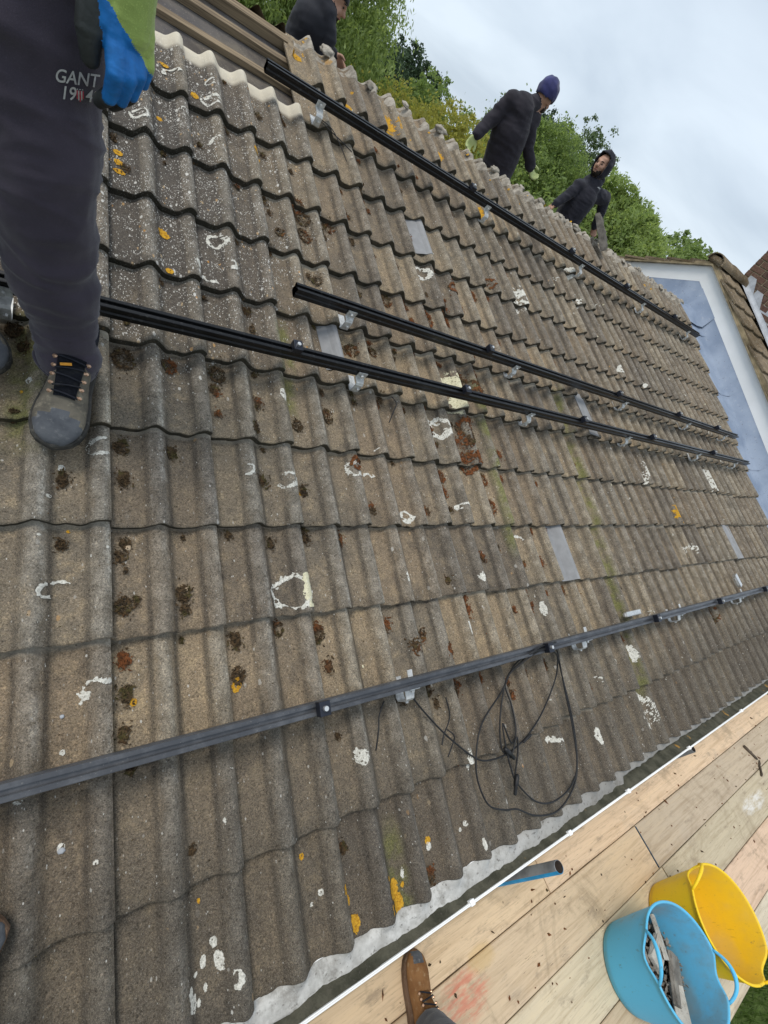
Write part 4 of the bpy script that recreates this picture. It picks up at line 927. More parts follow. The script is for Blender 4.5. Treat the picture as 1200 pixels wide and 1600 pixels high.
OCT = np.array([(1, 0, 0), (-1, 0, 0), (0, 1, 0), (0, -1, 0), (0, 0, 1), (0, 0, -1)], float)
OF = np.array([(0, 2, 4), (2, 1, 4), (1, 3, 4), (3, 0, 4), (2, 0, 5), (1, 2, 5), (3, 1, 5), (0, 3, 5)])
def fragments(centres, sizes, elong):        # lots of little splinters and crumbs
    out = []
    for c, s, e in zip(centres, sizes, elong):
        A = RNG.normal(size=(3, 3)); q, _ = np.linalg.qr(A); pts = (OCT * [s * e, s, s * 0.7] * RNG.uniform(0.6, 1.3, (6, 1))) @ q
        out.append((pts + c)[OF].reshape(-1, 3))
    return np.concatenate(out)
clumps = []
for (x, y, r, n) in ((195, 550, 28, 120), (268, 562, 18, 70), (345, 575, 18, 90), (340, 600, 12, 40), (98, 745, 16, 60), (97, 735, 10, 40), (193, 690, 18, 90), (195, 742, 16, 90), (272, 700, 13, 60), (95, 845, 13, 50), (198, 845, 12, 40), (195, 945, 20, 120), (215, 935, 10, 30), (290, 925, 18, 110), (292, 950, 12, 40), (375, 1000, 14, 70), (378, 1055, 16, 80), (197, 1030, 15, 80), (200, 1085, 16, 70), (470, 660, 12, 70), (518, 645, 13, 80), (402, 665, 10, 40), (408, 625, 10, 30), (480, 762, 9, 50), (430, 845, 9, 50), (486, 838, 8, 40), (508, 987, 13, 80), (560, 722, 12, 60), (443, 980, 14, 50), (520, 1040, 10, 30), (735, 670, 18, 150), (728, 700, 18, 160), (738, 720, 14, 90), (698, 740, 9, 50), (702, 765, 6, 30), (765, 745, 8, 50), (775, 790, 10, 60), (750, 715, 10, 50), (480, 360, 15, 90), (478, 330, 16, 90), (468, 315, 12, 50), (520, 345, 10, 50), (510, 360, 8, 30), (675, 490, 12, 70), (700, 485, 10, 40), (610, 460, 12, 60), (712, 450, 9, 50), (745, 455, 9, 40), (768, 440, 8, 40), (735, 600, 14, 80), (755, 612, 14, 70), (555, 540, 12, 60), (590, 543, 8, 30), (345, 640, 8, 20), (650, 1010, 9, 30), (705, 1012, 10, 40), (722, 1075, 12, 70), (680, 1078, 10, 40), (546, 1330, 9, 80), (680, 1370, 10, 60), (1118, 958, 9, 40), (762, 868, 6, 25), (705, 905, 5, 20), (853, 877, 5, 20), (440, 355, 10, 40), (570, 300, 9, 40), (500, 430, 9, 30), (20, 500, 22, 110), (35, 530, 16, 70), (1000, 935, 4, 15), (20, 640, 12, 40)):
    u, v = upix(x, y, -0.02); clumps.append((u, v, r * sc(x, y) * 0.8, n))
for _ in range(260):
    k = int(rl.gauss(14, 9)); 
    if not 0 <= k <= 40: continue
    j = rl.randint(-3, 7)
    if j > 6 and k < 7: continue
    u = k * 0.15 + rl.uniform(0.015, 0.055); v = j * G + rl.choice((0.82, 0.9, 0.6, 0.75, 0.3)) * G + rl.uniform(-.03, .02)
    clumps.append((u, v, rl.uniform(0.008, 0.022), rl.randint(6, 32)))
for jj in range(-3, 8):
    for k in range(0, 41):
        if (jj > 6 and k < 7) or rl.random() > (0.42 if k < 22 else 0.22): continue
        clumps.append((k * 0.15 + rl.uniform(0.012, 0.05), (jj + 1) * G - rl.uniform(0.012, 0.05), rl.uniform(0.007, 0.017), rl.randint(8, 26)))
PM = Patch()
for (u, v, r, n) in clumps: (blob(PM, u, v, r * 1.1, 1.25, -0.22, 1.1, 95) if r < 0.024 else ring(PM, u, v, r * 0.95, 20, 350, 0.55, 1.1, -0.05))
PM.V = [p + NN * (0.0035 + 0.003 * noise.noise(p * 90) + 0.0025 * noise.noise(p * 260)) for p in PM.V]
tag(pyd('moss_mats', PM.V, PM.F, M_DEBRIS, smooth=True), 'dark brown moss mats in the pans between the tile rolls', 'moss', kind='stuff')
C, Z, EL = [], [], []
for (u, v, r, n) in clumps:
    for _ in range(int(n * 1.5)):
        aa = RNG.uniform(0, 2 * pi); rr_ = r * sqrt(RNG.uniform(0, 1)) * (1.0 if RNG.random() < 0.9 else 1.7); uu = u + cos(aa) * rr_ * 0.80; vv = v + sin(aa) * rr_ * 1.2
        s = RNG.uniform(0.0014, 0.0036); p = rf(uu, vv, surf(uu, vv) + s * RNG.uniform(0.3, 1.3) + 0.003 + max(0, RNG.normal(0, 0.002)))
        C.append((p.x, p.y, p.z)); Z.append(s); EL.append(RNG.choice((1.0, 1.4, 2.6)))
for _ in range(1500):                        # scattered single crumbs
    uu = RNG.uniform(-0.4, 5.8); vv = RNG.uniform(-1.2, 2.25); s = RNG.uniform(0.0010, 0.0024)
    p = rf(uu, vv, surf(uu, vv) + s * 0.5); C.append((p.x, p.y, p.z)); Z.append(s); EL.append(RNG.choice((1.0, 1.5, 2.5)))
tag(fast_mesh('moss_and_litter', fragments(C, Z, EL), 3, M_DEBRIS), 'dark brown moss and pine litter caught between the tile rolls', 'moss', kind='stuff')
for i, (x, y, r, lb) in enumerate(((203, 850, 6, 'buff pebble under the dark moss in the left pan'), (296, 917, 4, 'pale chip on the moss clump right of centre left'), (96, 1337, 6, 'grey-white pebble low on the left tiles'), (97, 1121, 4, 'small blue-grey pebble above the lowest rail'))):
    u, v = upix(x, y, -0.02); bm = bmesh.new(); bmesh.ops.create_icosphere(bm, subdivisions=2, radius=1); rr = r * sc(x, y)
    for vt in bm.verts: vt.co = vt.co * (1 + 0.3 * noise.noise(vt.co * 1.5 + Vector((i, 0, 0)))) ; vt.co = Vector((vt.co.x * rr * 1.1, vt.co.y * rr, vt.co.z * rr * 0.55))
    o = fromb('pebble', bm, (M_STONE, M_STONE, M_FLASH, M_FLASH)[i], None, True); o.matrix_world = Matrix.Translation(rf(u, v, surf(u, v) + rr * 0.35)) @ ROOFM.to_4x4(); tag(o, lb, 'pebble', 'pebbles on the tiles')

# broken tiles stood on edge at the ridge near the hooded worker
for i, (x, v, ln, hh, lb) in enumerate(((4.10, 0.24, .36, .034, 'broken tile stood on edge at the ridge before the hooded worker'), (4.128, 0.20, .33, .026, 'second broken tile leaning beside the first at the ridge'), (4.158, 0.17, .30, .020, 'third and thinnest broken tile beside the two others at the ridge'))):
    bm = bmesh.new(); R = []
    for t in np.linspace(0, 1, 9):
        top = hh * (0.55 + 0.45 * sin(pi * min(1, .25 + t * .7))) + .012 * noise.noise(Vector((t * 5, i, 0)))
        R.append([bm.verts.new((dx + .05 * z / hh * (1 if i else .6) + .004 * noise.noise(Vector((t * 9, z * 20, i))), t * ln, z)) for dx, z in ((0, -.012), (.011, -.012), (.013, top), (.002, top))])
    for a, c in zip(R, R[1:]):
        for k in range(4): bm.faces.new((a[k], a[(k + 1) % 4], c[(k + 1) % 4], c[k]))
    bm.faces.new(R[0]); bm.faces.new(R[-1][::-1]); bmesh.ops.recalc_face_normals(bm, faces=bm.faces)
    for nm in ('crest', 'edge', 'head', 'wear'): pass
    o = fromb('loose_tile', bm, M_SLATE); o.matrix_world = Matrix.Translation(rf(x, VR - v, 0.012)) @ ROOFM.to_4x4() @ Matrix.Rotation(radians(11), 4, 'Z') @ Matrix.Rotation(radians(14), 4, 'X'); tag(o, lb, 'tile', 'loose broken tiles on the ridge')

# ------------------------------------------------------------------ scaffold: boards, standards
BOARDS = [(-1.375, -1.518, -2.4, 1.9, (0.684, 0.534, 0.374), 'pale scaffold board beside the gutter, near end'), (-1.375, -1.518, 1.906, 5.8, (0.708, 0.545, 0.396), 'pinkish pale scaffold board beside the gutter, farther end'),
          (-1.522, -1.743, -1.1, 2.768, (0.614, 0.487, 0.352), 'red-stained scaffold board, second from the gutter'), (-1.522, -1.743, 2.776, 6.6, (0.496, 0.418, 0.330), 'greyish scaffold board with blue-painted end, second from the gutter'),
          (-1.747, -1.968, -1.2, 2.80, (0.630, 0.545, 0.410), 'cream scaffold board under the blue tub, third from the gutter'), (-1.747, -1.968, 2.808, 6.7, (0.507, 0.447, 0.341), 'grey-beige scaffold board with a white plaster mark'),
          (-1.972, -2.193, -1.3, 2.2, (0.555, 0.441, 0.319), 'brownish scaffold board at the bottom edge under the blue tub'), (-1.972, -2.193, 2.208, 6.4, (0.649, 0.487, 0.374), 'pinkish scaffold board beneath the yellow tub'),
          (-2.197, -2.345, -1.3, 2.6, (0.614, 0.522, 0.396), 'outermost scaffold board above the lawn, near end'), (-2.197, -2.345, 2.608, 6.5, (0.590, 0.534, 0.440), 'outermost grey-white scaffold board above the lawn, farther end')]
for i, (y1, y0, x0, x1, c, lb) in enumerate(BOARDS):
    bm = bmesh.new(); L = x1 - x0; w = y1 - y0
    n = 12; R = []
    for k in range(n + 1):
        x = L * k / n; jw = 0.003 * noise.noise(Vector((x * 2, i, 0))); jz = 0.002 * noise.noise(Vector((x, i * 3, 5)))
        R.append([bm.verts.new((x, y, z + jz)) for y, z in ((jw, -0.038), (jw, -0.003), (0.003 + jw, 0), (w / 2, 0.0012), (w - 0.003 - jw, 0), (w - jw, -0.003), (w - jw, -0.038))])
    for a, b2 in zip(R, R[1:]):
        for k in range(7): bm.faces.new((a[k], b2[k], b2[(k + 1) % 7], a[(k + 1) % 7]))
    bm.faces.new(R[0]); bm.faces.new(R[-1][::-1]); bmesh.ops.recalc_face_normals(bm, faces=bm.faces)
    o = fromb('scaffold_board', bm, M_WOOD); o.location = (x0, y0, DECK + random.uniform(-0.003, 0.002)); o.color = (*c, 1); tag(o, lb, 'board', 'scaffold boards of the walkway')
    if i == 3:
        bm = bmesh.new(); box(bm, (-0.002, 0.004, -0.036), (0.005, w - 0.004, 0.0025)); fromb('end_band', bm, M_BAND, o)
def standard(x, y, ztop, label, blue=True):
    e = empty('scaffold_standard', (x, y, GZ)); tag(e, label, 'scaffold tube', 'upright scaffold tubes')
    h = ztop - GZ; r = 0.0242; n = 24; bm = bmesh.new(); rings = []
    for (rr, z) in ((r, 0), (r, h - .0015), (r - .0012, h), (r - .003, h), (r - .004, h - .0015), (r - .004, 0)):
        rings.append([bm.verts.new((rr * cos(2 * pi * k / n), rr * sin(2 * pi * k / n), z)) for k in range(n)])
    for q, (a, b2) in enumerate(zip(rings, rings[1:])):
        for k in range(n):
            f = bm.faces.new((a[k], a[(k + 1) % n], b2[(k + 1) % n], b2[k])); f.smooth = True
            ang = 2 * pi * (k + .5) / n
            f.material_index = (1 if (blue and sin(ang) < -0.15) else 0) if q < 3 else 2
    fromb('tube', bm, [M_GALV, M_PIPEBLUE, M_DARKIN], e)
standard(1.545, -1.335, -0.565, 'blue-painted upright scaffold tube with open end beside the gutter')
standard(3.47, -1.335, -0.83, 'short grey upright scaffold tube end farther along the gutter', False)
# twig and litter on the boards
def twig(x, y, l, a, r, lb):
    bm = bmesh.new(); p = [Vector((t * l * cos(a), t * l * sin(a), 0.008 + 0.004 * noise.noise(Vector((t * 4, x, 0))))) + Vector((0, 0.012 * noise.noise(Vector((t * 3, y, 9))), 0)) for t in np.linspace(0, 1, 7)]
    tube_bm(bm, p, [r, r * 1.1, r, r * 1.2, r * .9, r, r * .5], 7); o = fromb('stick', bm, M_BARK, None, True); o.location = (x, y, DECK); tag(o, lb, 'stick', 'sticks lying on the boards')
def dk(x, y): 
    d = ray(x, y); return CAMP + d * ((DECK - CAMP.z) / d.z)
p = dk(1160, 1165); q = dk(1182, 1187); twig(p.x, p.y, (q - p).length, math.atan2(q.y - p.y, q.x - p.x), 0.012, 'dark stick lying on the boards near the right edge')
p = dk(1188, 1212); twig(p.x, p.y, 0.16, 0.5, 0.008, 'thin dark stick on the grey board at the right edge')
C, Z, EL = [], [], []
for _ in range(170):
    x = RNG.uniform(0.7, 5.2); y = RNG.uniform(-2.3, -1.39)
    if min(math.hypot(x - 2.178, y + 1.925), math.hypot(x - 2.643, y + 1.951)) < 0.2: continue
    s = RNG.uniform(0.0025, 0.008); C.append((x, y, DECK + s * 0.5)); Z.append(s); EL.append(RNG.choice((1, 1.6, 2.6)))
tag(fast_mesh('board_litter', fragments(C, Z, EL), 3, M_DEBRIS), 'crumbs of moss and dirt scattered on the scaffold boards', 'litter', kind='stuff')

# ------------------------------------------------------------------ flexible tubs
def tub(loc, rb, h, rt, mat, hang, label, sq=1.0):
    e = empty('flexible_tub', loc); tag(e, label, 'tub', 'flexible builders tubs')
    n = 72; prof = []
    for t in np.linspace(0, 1, 10): prof.append((rb + (rt - rb) * (t ** 0.9), 0.004 + t * (h - 0.004), 0))
    prof = [(rb - 0.02, 0.0, 0)] + prof
    prof += [(rt + .006, h - .004, 0), (rt + .007, h + .003, 0), (rt + .002, h + .007, 0.3), (rt - .004, h + .003, 0.5)]
    for t in np.linspace(1, 0, 9): prof.append((rb + (rt - rb) * (t ** 0.9) - 0.005, 0.010 + t * (h - 0.012), 1.0))
    V, F, A = [], [], []
    for i, (r, z, ins) in enumerate(prof):
        for k in range(n):
            a = 2 * pi * k / n
            dz = 0.0
            for ha in (hang, hang + pi):
                d = abs((a - ha + pi) % (2 * pi) - pi)
                if z > h * 0.72 and d < 0.42: dz += -0.030 * (0.5 + 0.5 * cos(pi * d / 0.42)) * ((z - h * 0.72) / (h * 0.28))   # rim dips under the handle
            V.append((r * cos(a) * (1 + 0.012 * sin(2 * a + 1) * z / h), r * sin(a) * sq * (1 + 0.015 * cos(3 * a) * z / h), z + dz)); A.append(ins)
    for i in range(len(prof) - 1):
        for k in range(n): F.append((i * n + k, i * n + (k + 1) % n, (i + 1) * n + (k + 1) % n, (i + 1) * n + k))
    F.append(tuple(range(n - 1, -1, -1))); F.append(tuple((len(prof) - 1) * n + k for k in range(n)))
    o = pyd('tub_body', V, F, mat, e, True); at = o.data.attributes.new('inside', 'FLOAT', 'POINT'); at.data.foreach_set('value', A)
    for ha in (hang, hang + pi):
        bm = bmesh.new(); P = []
        for t in np.linspace(-1, 1, 17):
            a = ha + t * 0.40; zz = h + 0.002 + 0.052 * (1 - abs(t) ** 2.4) - 0.004 * abs(t); rr = rt + 0.004 + 0.006 * (1 - t * t)
            P.append(Vector((rr * cos(a), rr * sin(a) * sq, zz)))
        tube_bm(bm, P, [0.006 + 0.003 * (1 - abs(t)) for t in np.linspace(-1, 1, 17)], 9); hd = fromb('handle', bm, mat, e, True); hd.data.attributes.new('inside', 'FLOAT', 'POINT')
    return e
BT, YT = Vector((2.178, -1.925, DECK + 0.004)), Vector((2.643, -1.951, DECK + 0.004))
tub(BT, 0.17, 0.312, 0.220, M_TUBB, radians(148), 'sky blue flexible tub holding broken tiles and soil on the boards')
tub(YT, 0.18, 0.315, 0.224, M_TUBY, radians(105), 'yellow flexible tub with a worn inside behind the blue tub')
# rubble in the blue tub
bm = bmesh.new(); R = []
for r in np.linspace(0, 0.180, 8):
    R.append([bm.verts.new((r * cos(a), r * sin(a), 0.115 + 0.035 * noise.noise(Vector((r * 20 * cos(a), r * 20 * sin(a), 1))) + 0.012 * noise.noise(Vector((r * 90 * cos(a), r * 90 * sin(a), 4))))) for a in np.linspace(0, 2 * pi, 37)[:-1]])
for a, b2 in zip(R, R[1:]):
    for k in range(36): bm.faces.new((a[k], a[(k + 1) % 36], b2[(k + 1) % 36], b2[k]))
o = fromb('soil', bm, M_SOIL, None, True); o.location = BT; tag(o, 'dark wet soil in the bottom of the blue tub', 'soil', kind='stuff')
RUB = [((0.06, -0.075, .165), (.19, .085, .020), .75, .35, M_RUB, 'dull grey broken tile piece lying across the blue tub'), ((0.04, 0.035, .160), (.12, .085, .022), .35, .30, M_RUB2, 'squarish pale mortar slab in the middle of the blue tub'), ((-0.03, 0.10, .155), (.13, .035, .02), 1.2, .3, M_RUB, 'dark tile splinter near the top of the blue tub'),
       ((0.09, 0.07, .175), (.16, .035, .018), 1.15, .55, M_RUB2, 'long pale shard against the inside of the blue tub'), ((-0.07, 0.07, .155), (.05, .04, .025), .4, .2, M_RUB2, 'small cream lump in the blue tub'), ((0.00, -0.135, .165), (.14, .06, .018), .9, -.4, M_RUB2, 'pale-faced tile piece at the bottom of the blue tub'), ((0.03, 0.135, .17), (.065, .05, .014), .2, .5, M_SOLE, 'black tile chip at the rim side of the blue tub'), ((-0.085, -0.02, .155), (.05, .03, .02), 2.2, .2, M_STONE, 'orange-brown fragment in the blue tub')]
C, Z, EL = [], [], []
for _ in range(420):
    a = RNG.uniform(0, 2 * pi); r = 0.17 * sqrt(RNG.uniform(0, 1)); q_ = RNG.uniform(0.003, 0.011)
    C.append((BT.x + r * cos(a), BT.y + r * sin(a), BT.z + 0.128 + RNG.uniform(0, 0.03))); Z.append(q_); EL.append(RNG.choice((1, 1.5, 2.2)))
tag(fast_mesh('rubble_crumbs', fragments(C, Z, EL), 3, M_RUB), 'small grey rubble crumbs heaped in the blue tub', 'rubble', kind='stuff')
for i, (lc, sz, rz, rx, mt, lb) in enumerate(RUB):
    bm = bmesh.new(); box(bm, tuple(-s / 2 for s in sz), tuple(s / 2 for s in sz), None, 0.003); bmesh.ops.subdivide_edges(bm, edges=bm.edges[:], cuts=1)
    for v in bm.verts: v.co += Vector((0.008 * noise.noise(v.co * 30 + Vector((i, 0, 0))), 0.008 * noise.noise(v.co * 30 + Vector((0, i, 9))), 0.004 * noise.noise(v.co * 25 + Vector((0, 3, i)))))
    o = fromb('tile_fragment', bm, mt); o.matrix_world = Matrix.Translation(BT + Vector(lc)) @ Matrix.Rotation(rz, 4, 'Z') @ Matrix.Rotation(rx, 4, 'X')
    tag(o, lb, 'rubble', 'broken pieces in the blue tub')

# ------------------------------------------------------------------ people
def _unit(kind, n=20, m=11):
    bm = bmesh.new()
    if kind == 's': bmesh.ops.create_uvsphere(bm, u_segments=n, v_segments=m, radius=1)
    else: bmesh.ops.create_cone(bm, cap_ends=True, segments=n, radius1=1, radius2=1, depth=1)
    bm.verts.index_update(); V = np.array([v.co[:] for v in bm.verts]); F = [[v.index for v in f.verts] for f in bm.faces]; bm.free(); return V, F
USPH, UCYL = _unit('s'), _unit('c')
def prim_mesh(prims):
    V, F = [], []; n = 0
    def put(v, f):
        nonlocal n
        V.append(v); F.extend([[q + n for q in g] for g in f]); n += len(v)
    for p in prims:
        if p[0] == 'c':
            a, b2 = np.array(p[1]), np.array(p[2]); d = b2 - a; L = np.linalg.norm(d); R = np.array(Vector(d).to_track_quat('Z', 'Y').to_matrix())
            v = UCYL[0].copy(); t = v[:, 2:3] + 0.5; v[:, :2] *= p[3] + (p[4] - p[3]) * t; v[:, 2] *= L; put(v @ R.T + (a + b2) / 2, UCYL[1])
            put(USPH[0] * p[3] + a, USPH[1]); put(USPH[0] * p[4] + b2, USPH[1])
        else:
            R = np.array(p[3]) if p[3] is not None else np.eye(3); put((USPH[0] * np.array(p[2])) @ R.T + np.array(p[1]), USPH[1])
    me = bpy.data.meshes.new('tmp'); me.from_pydata(np.concatenate(V).tolist(), [], F); me.update(); return me
def ellip(bm, c, rad, rot=None):
    Mx = Matrix.Translation(c) @ (rot.to_4x4() if rot is not None else Matrix.Identity(4)) @ Matrix.Diagonal((*rad, 1))
    bmesh.ops.create_uvsphere(bm, u_segments=24, v_segments=16, radius=1, matrix=Mx)
def organic(name, prims, mats, voxel, parent, origin, smooth=5, fold=0.0, foldk=7.0, regions=None):
    """union of swept limbs, remeshed into one continuous skin; prims: ('c',a,b,ra,rb,mat) or ('e',c,rad,rot,mat)"""
    me = prim_mesh(prims); o = bpy.data.objects.new('tmp', me); COL.objects.link(o)
    md = o.modifiers.new('r', 'REMESH'); md.mode = 'VOXEL'; md.voxel_size = voxel
    sm = o.modifiers.new('s', 'SMOOTH'); sm.factor = 0.5; sm.iterations = smooth
    dg = bpy.context.evaluated_depsgraph_get(); dg.update(); res = bpy.data.meshes.new_from_object(o.evaluated_get(dg)); bpy.data.objects.remove(o)
    n = len(res.vertices); co = np.empty(n * 3, np.float32); res.vertices.foreach_get('co', co); co = co.reshape(-1, 3).astype(float)
    best = np.full(n, 9e9); idx = np.zeros(n, int)
    for p in prims:
        if p[0] == 'c':
            a, b2 = np.array(p[1]), np.array(p[2]); d = b2 - a; t = np.clip(((co - a) @ d) / (d @ d), 0, 1)
            ds = np.linalg.norm(co - a - t[:, None] * d, axis=1) - (p[3] + (p[4] - p[3]) * t); mi = p[5]
        else:
            Rm = np.array(p[3]) if p[3] is not None else np.eye(3); q = (co - np.array(p[1])) @ Rm; k = np.linalg.norm(q / np.array(p[2]), axis=1); ds = (k - 1) * min(p[2]); mi = p[4]
        w = ds < best; best[w] = ds[w]; idx[w] = mi
    if fold:
        nr = np.empty(n * 3, np.float32); res.vertices.foreach_get('normal', nr); nr = nr.reshape(-1, 3)
        for i in range(n):
            p = Vector(co[i]); q = Vector((p.x * foldk, p.y * foldk, p.z * foldk * 2.1)); f = noise.noise(q) + 0.6 * noise.noise(q * 2.3 + Vector((3, 1, 7)))
            r = 1 - abs(noise.noise(q * 1.1 + Vector((11, 4, 2)))) * 2.2
            w2 = q + Vector((0.5 * noise.noise(q * 0.6), 0, 0.8 * noise.noise(q * 0.5 + Vector((5, 5, 5))))); r2 = max(0.0, 1 - abs(noise.noise(Vector((w2.x * 0.7, w2.y * 0.7, w2.z * 1.5)))) * 5.0)
            co[i] += nr[i] * fold * (0.6 * f + 0.5 * r + 0.38 * r2)
    if regions is not None: idx = regions(co, idx)
    co -= np.array(origin); res.vertices.foreach_set('co', co.astype(np.float32).ravel())
    for m in mats: res.materials.append(m)
    lp = np.empty(len(res.polygons), np.int32); res.polygons.foreach_get('loop_start', lp); vi = np.empty(len(res.loops), np.int32); res.loops.foreach_get('vertex_index', vi)
    res.polygons.foreach_set('material_index', idx[vi[lp]].astype(np.int32)); res.polygons.foreach_set('use_smooth', [True] * len(res.polygons)); res.update()
    res.name = name; return link(bpy.data.objects.new(name, res), parent)
def facing(d):
    y = Vector(d).normalized(); x = y.cross(Vector((0, 0, 1))).normalized(); z = x.cross(y); return Matrix((x, y, z)).transposed()    # x right, y forward, z up
def head_prims(c, F, m):
    c = Vector(c); g = lambda x, y, z: c + F @ Vector((x, y, z))
    return [('e', g(0, -.01, .02), (.076, .095, .100), F, m), ('e', g(0, .028, -.055), (.056, .062, .062), F, m), ('c', g(0, .062, -.088), g(0, .070, -.085), .024, .022, m), ('c', g(0, .088, .012), g(0, .108, -.022), .010, .015, m),
            ('e', g(.077, -.005, -.015), (.011, .020, .032), F, m), ('e', g(-.077, -.005, -.015), (.011, .020, .032), F, m), ('c', g(-.03, .084, .030), g(.03, .084, .030), .011, .011, m), ('e', g(.035, .062, -.025), (.024, .022, .024), F, m), ('e', g(-.035, .062, -.025), (.024, .022, .024), F, m)]
def face_bits(c, F, parent, origin, beard=True):
    c = Vector(c); g = lambda x, y, z: c + F @ Vector((x, y, z)) - Vector(origin)
    for s in (-1, 1):
        bm = bmesh.new(); ellip(bm, g(s * .031, .080, .010), (.014, .008, .0075), F); fromb('eye', bm, M_EYE, parent, True)
        bm = bmesh.new(); tube_bm(bm, [g(s * .012, .094, .030), g(s * .032, .090, .037), g(s * .052, .074, .030)], [.004, .0055, .003], 6); fromb('eyebrow', bm, M_BEARD, parent, True)
    bm = bmesh.new(); ellip(bm, g(0, .092, -.055), (.023, .012, .0075), F); fromb('mouth', bm, M_LIP, parent, True)
    if beard:
        bm = bmesh.new(); bmesh.ops.create_uvsphere(bm, u_segments=28, v_segments=18, radius=1)
        kill = []
        for v in bm.verts:
            p = v.co.copy(); v.co = Vector((p.x * .062, .030 + p.y * .070, -.060 + p.z * .066))
            if v.co.y < .0 or v.co.z > -.035 - 0.4 * max(0, v.co.y - .04) or (abs(v.co.x) < .022 and v.co.z > -.072): kill.append(v)
        bmesh.ops.delete(bm, geom=kill, context='VERTS'); bmesh.ops.transform(bm, matrix=Matrix.Translation(g(0, 0, 0)) @ F.to_4x4(), verts=bm.verts); fromb('beard', bm, M_BEARD, parent, True)
def hand_prims(w, d, curl, m, s=1.0, side=1):
    """five-fingered hand from wrist w along direction d, curling towards `curl`"""
    w, d, cu = Vector(w), Vector(d).normalized(), Vector(curl).normalized(); cu = (cu - d * cu.dot(d)).normalized(); ax = d.cross(cu) * side; P = []
    for i, (o, L) in enumerate(((-.030, .070), (-.010, .080), (.010, .074), (.029, .058))):
        k = w + d * .085 * s + ax * o * s; m1 = k + (d * .8 + cu * .55) * L * .5 * s; m2 = m1 + (d * .25 + cu * .95) * L * .38 * s; P += [('c', w + d * .03 * s + ax * o * .7 * s, k, .015 * s, .0115 * s, m), ('c', k, m1, .011 * s, .0100 * s, m), ('c', m1, m2, .010 * s, .0085 * s, m)]
    t = w + d * .03 * s - ax * .03 * s; t1 = t + (d * .55 - ax * .6 + cu * .3).normalized() * .042 * s; P += [('c', t, t1, .015 * s, .012 * s, m), ('c', t1, t1 + (d * .8 + cu * .5).normalized() * .034 * s, .012 * s, .0095 * s, m)]
    P.append(('e', w + d * .055 * s, (.042 * s, .040 * s, .018 * s), Matrix((ax, d, cu)).transposed(), m)); return P

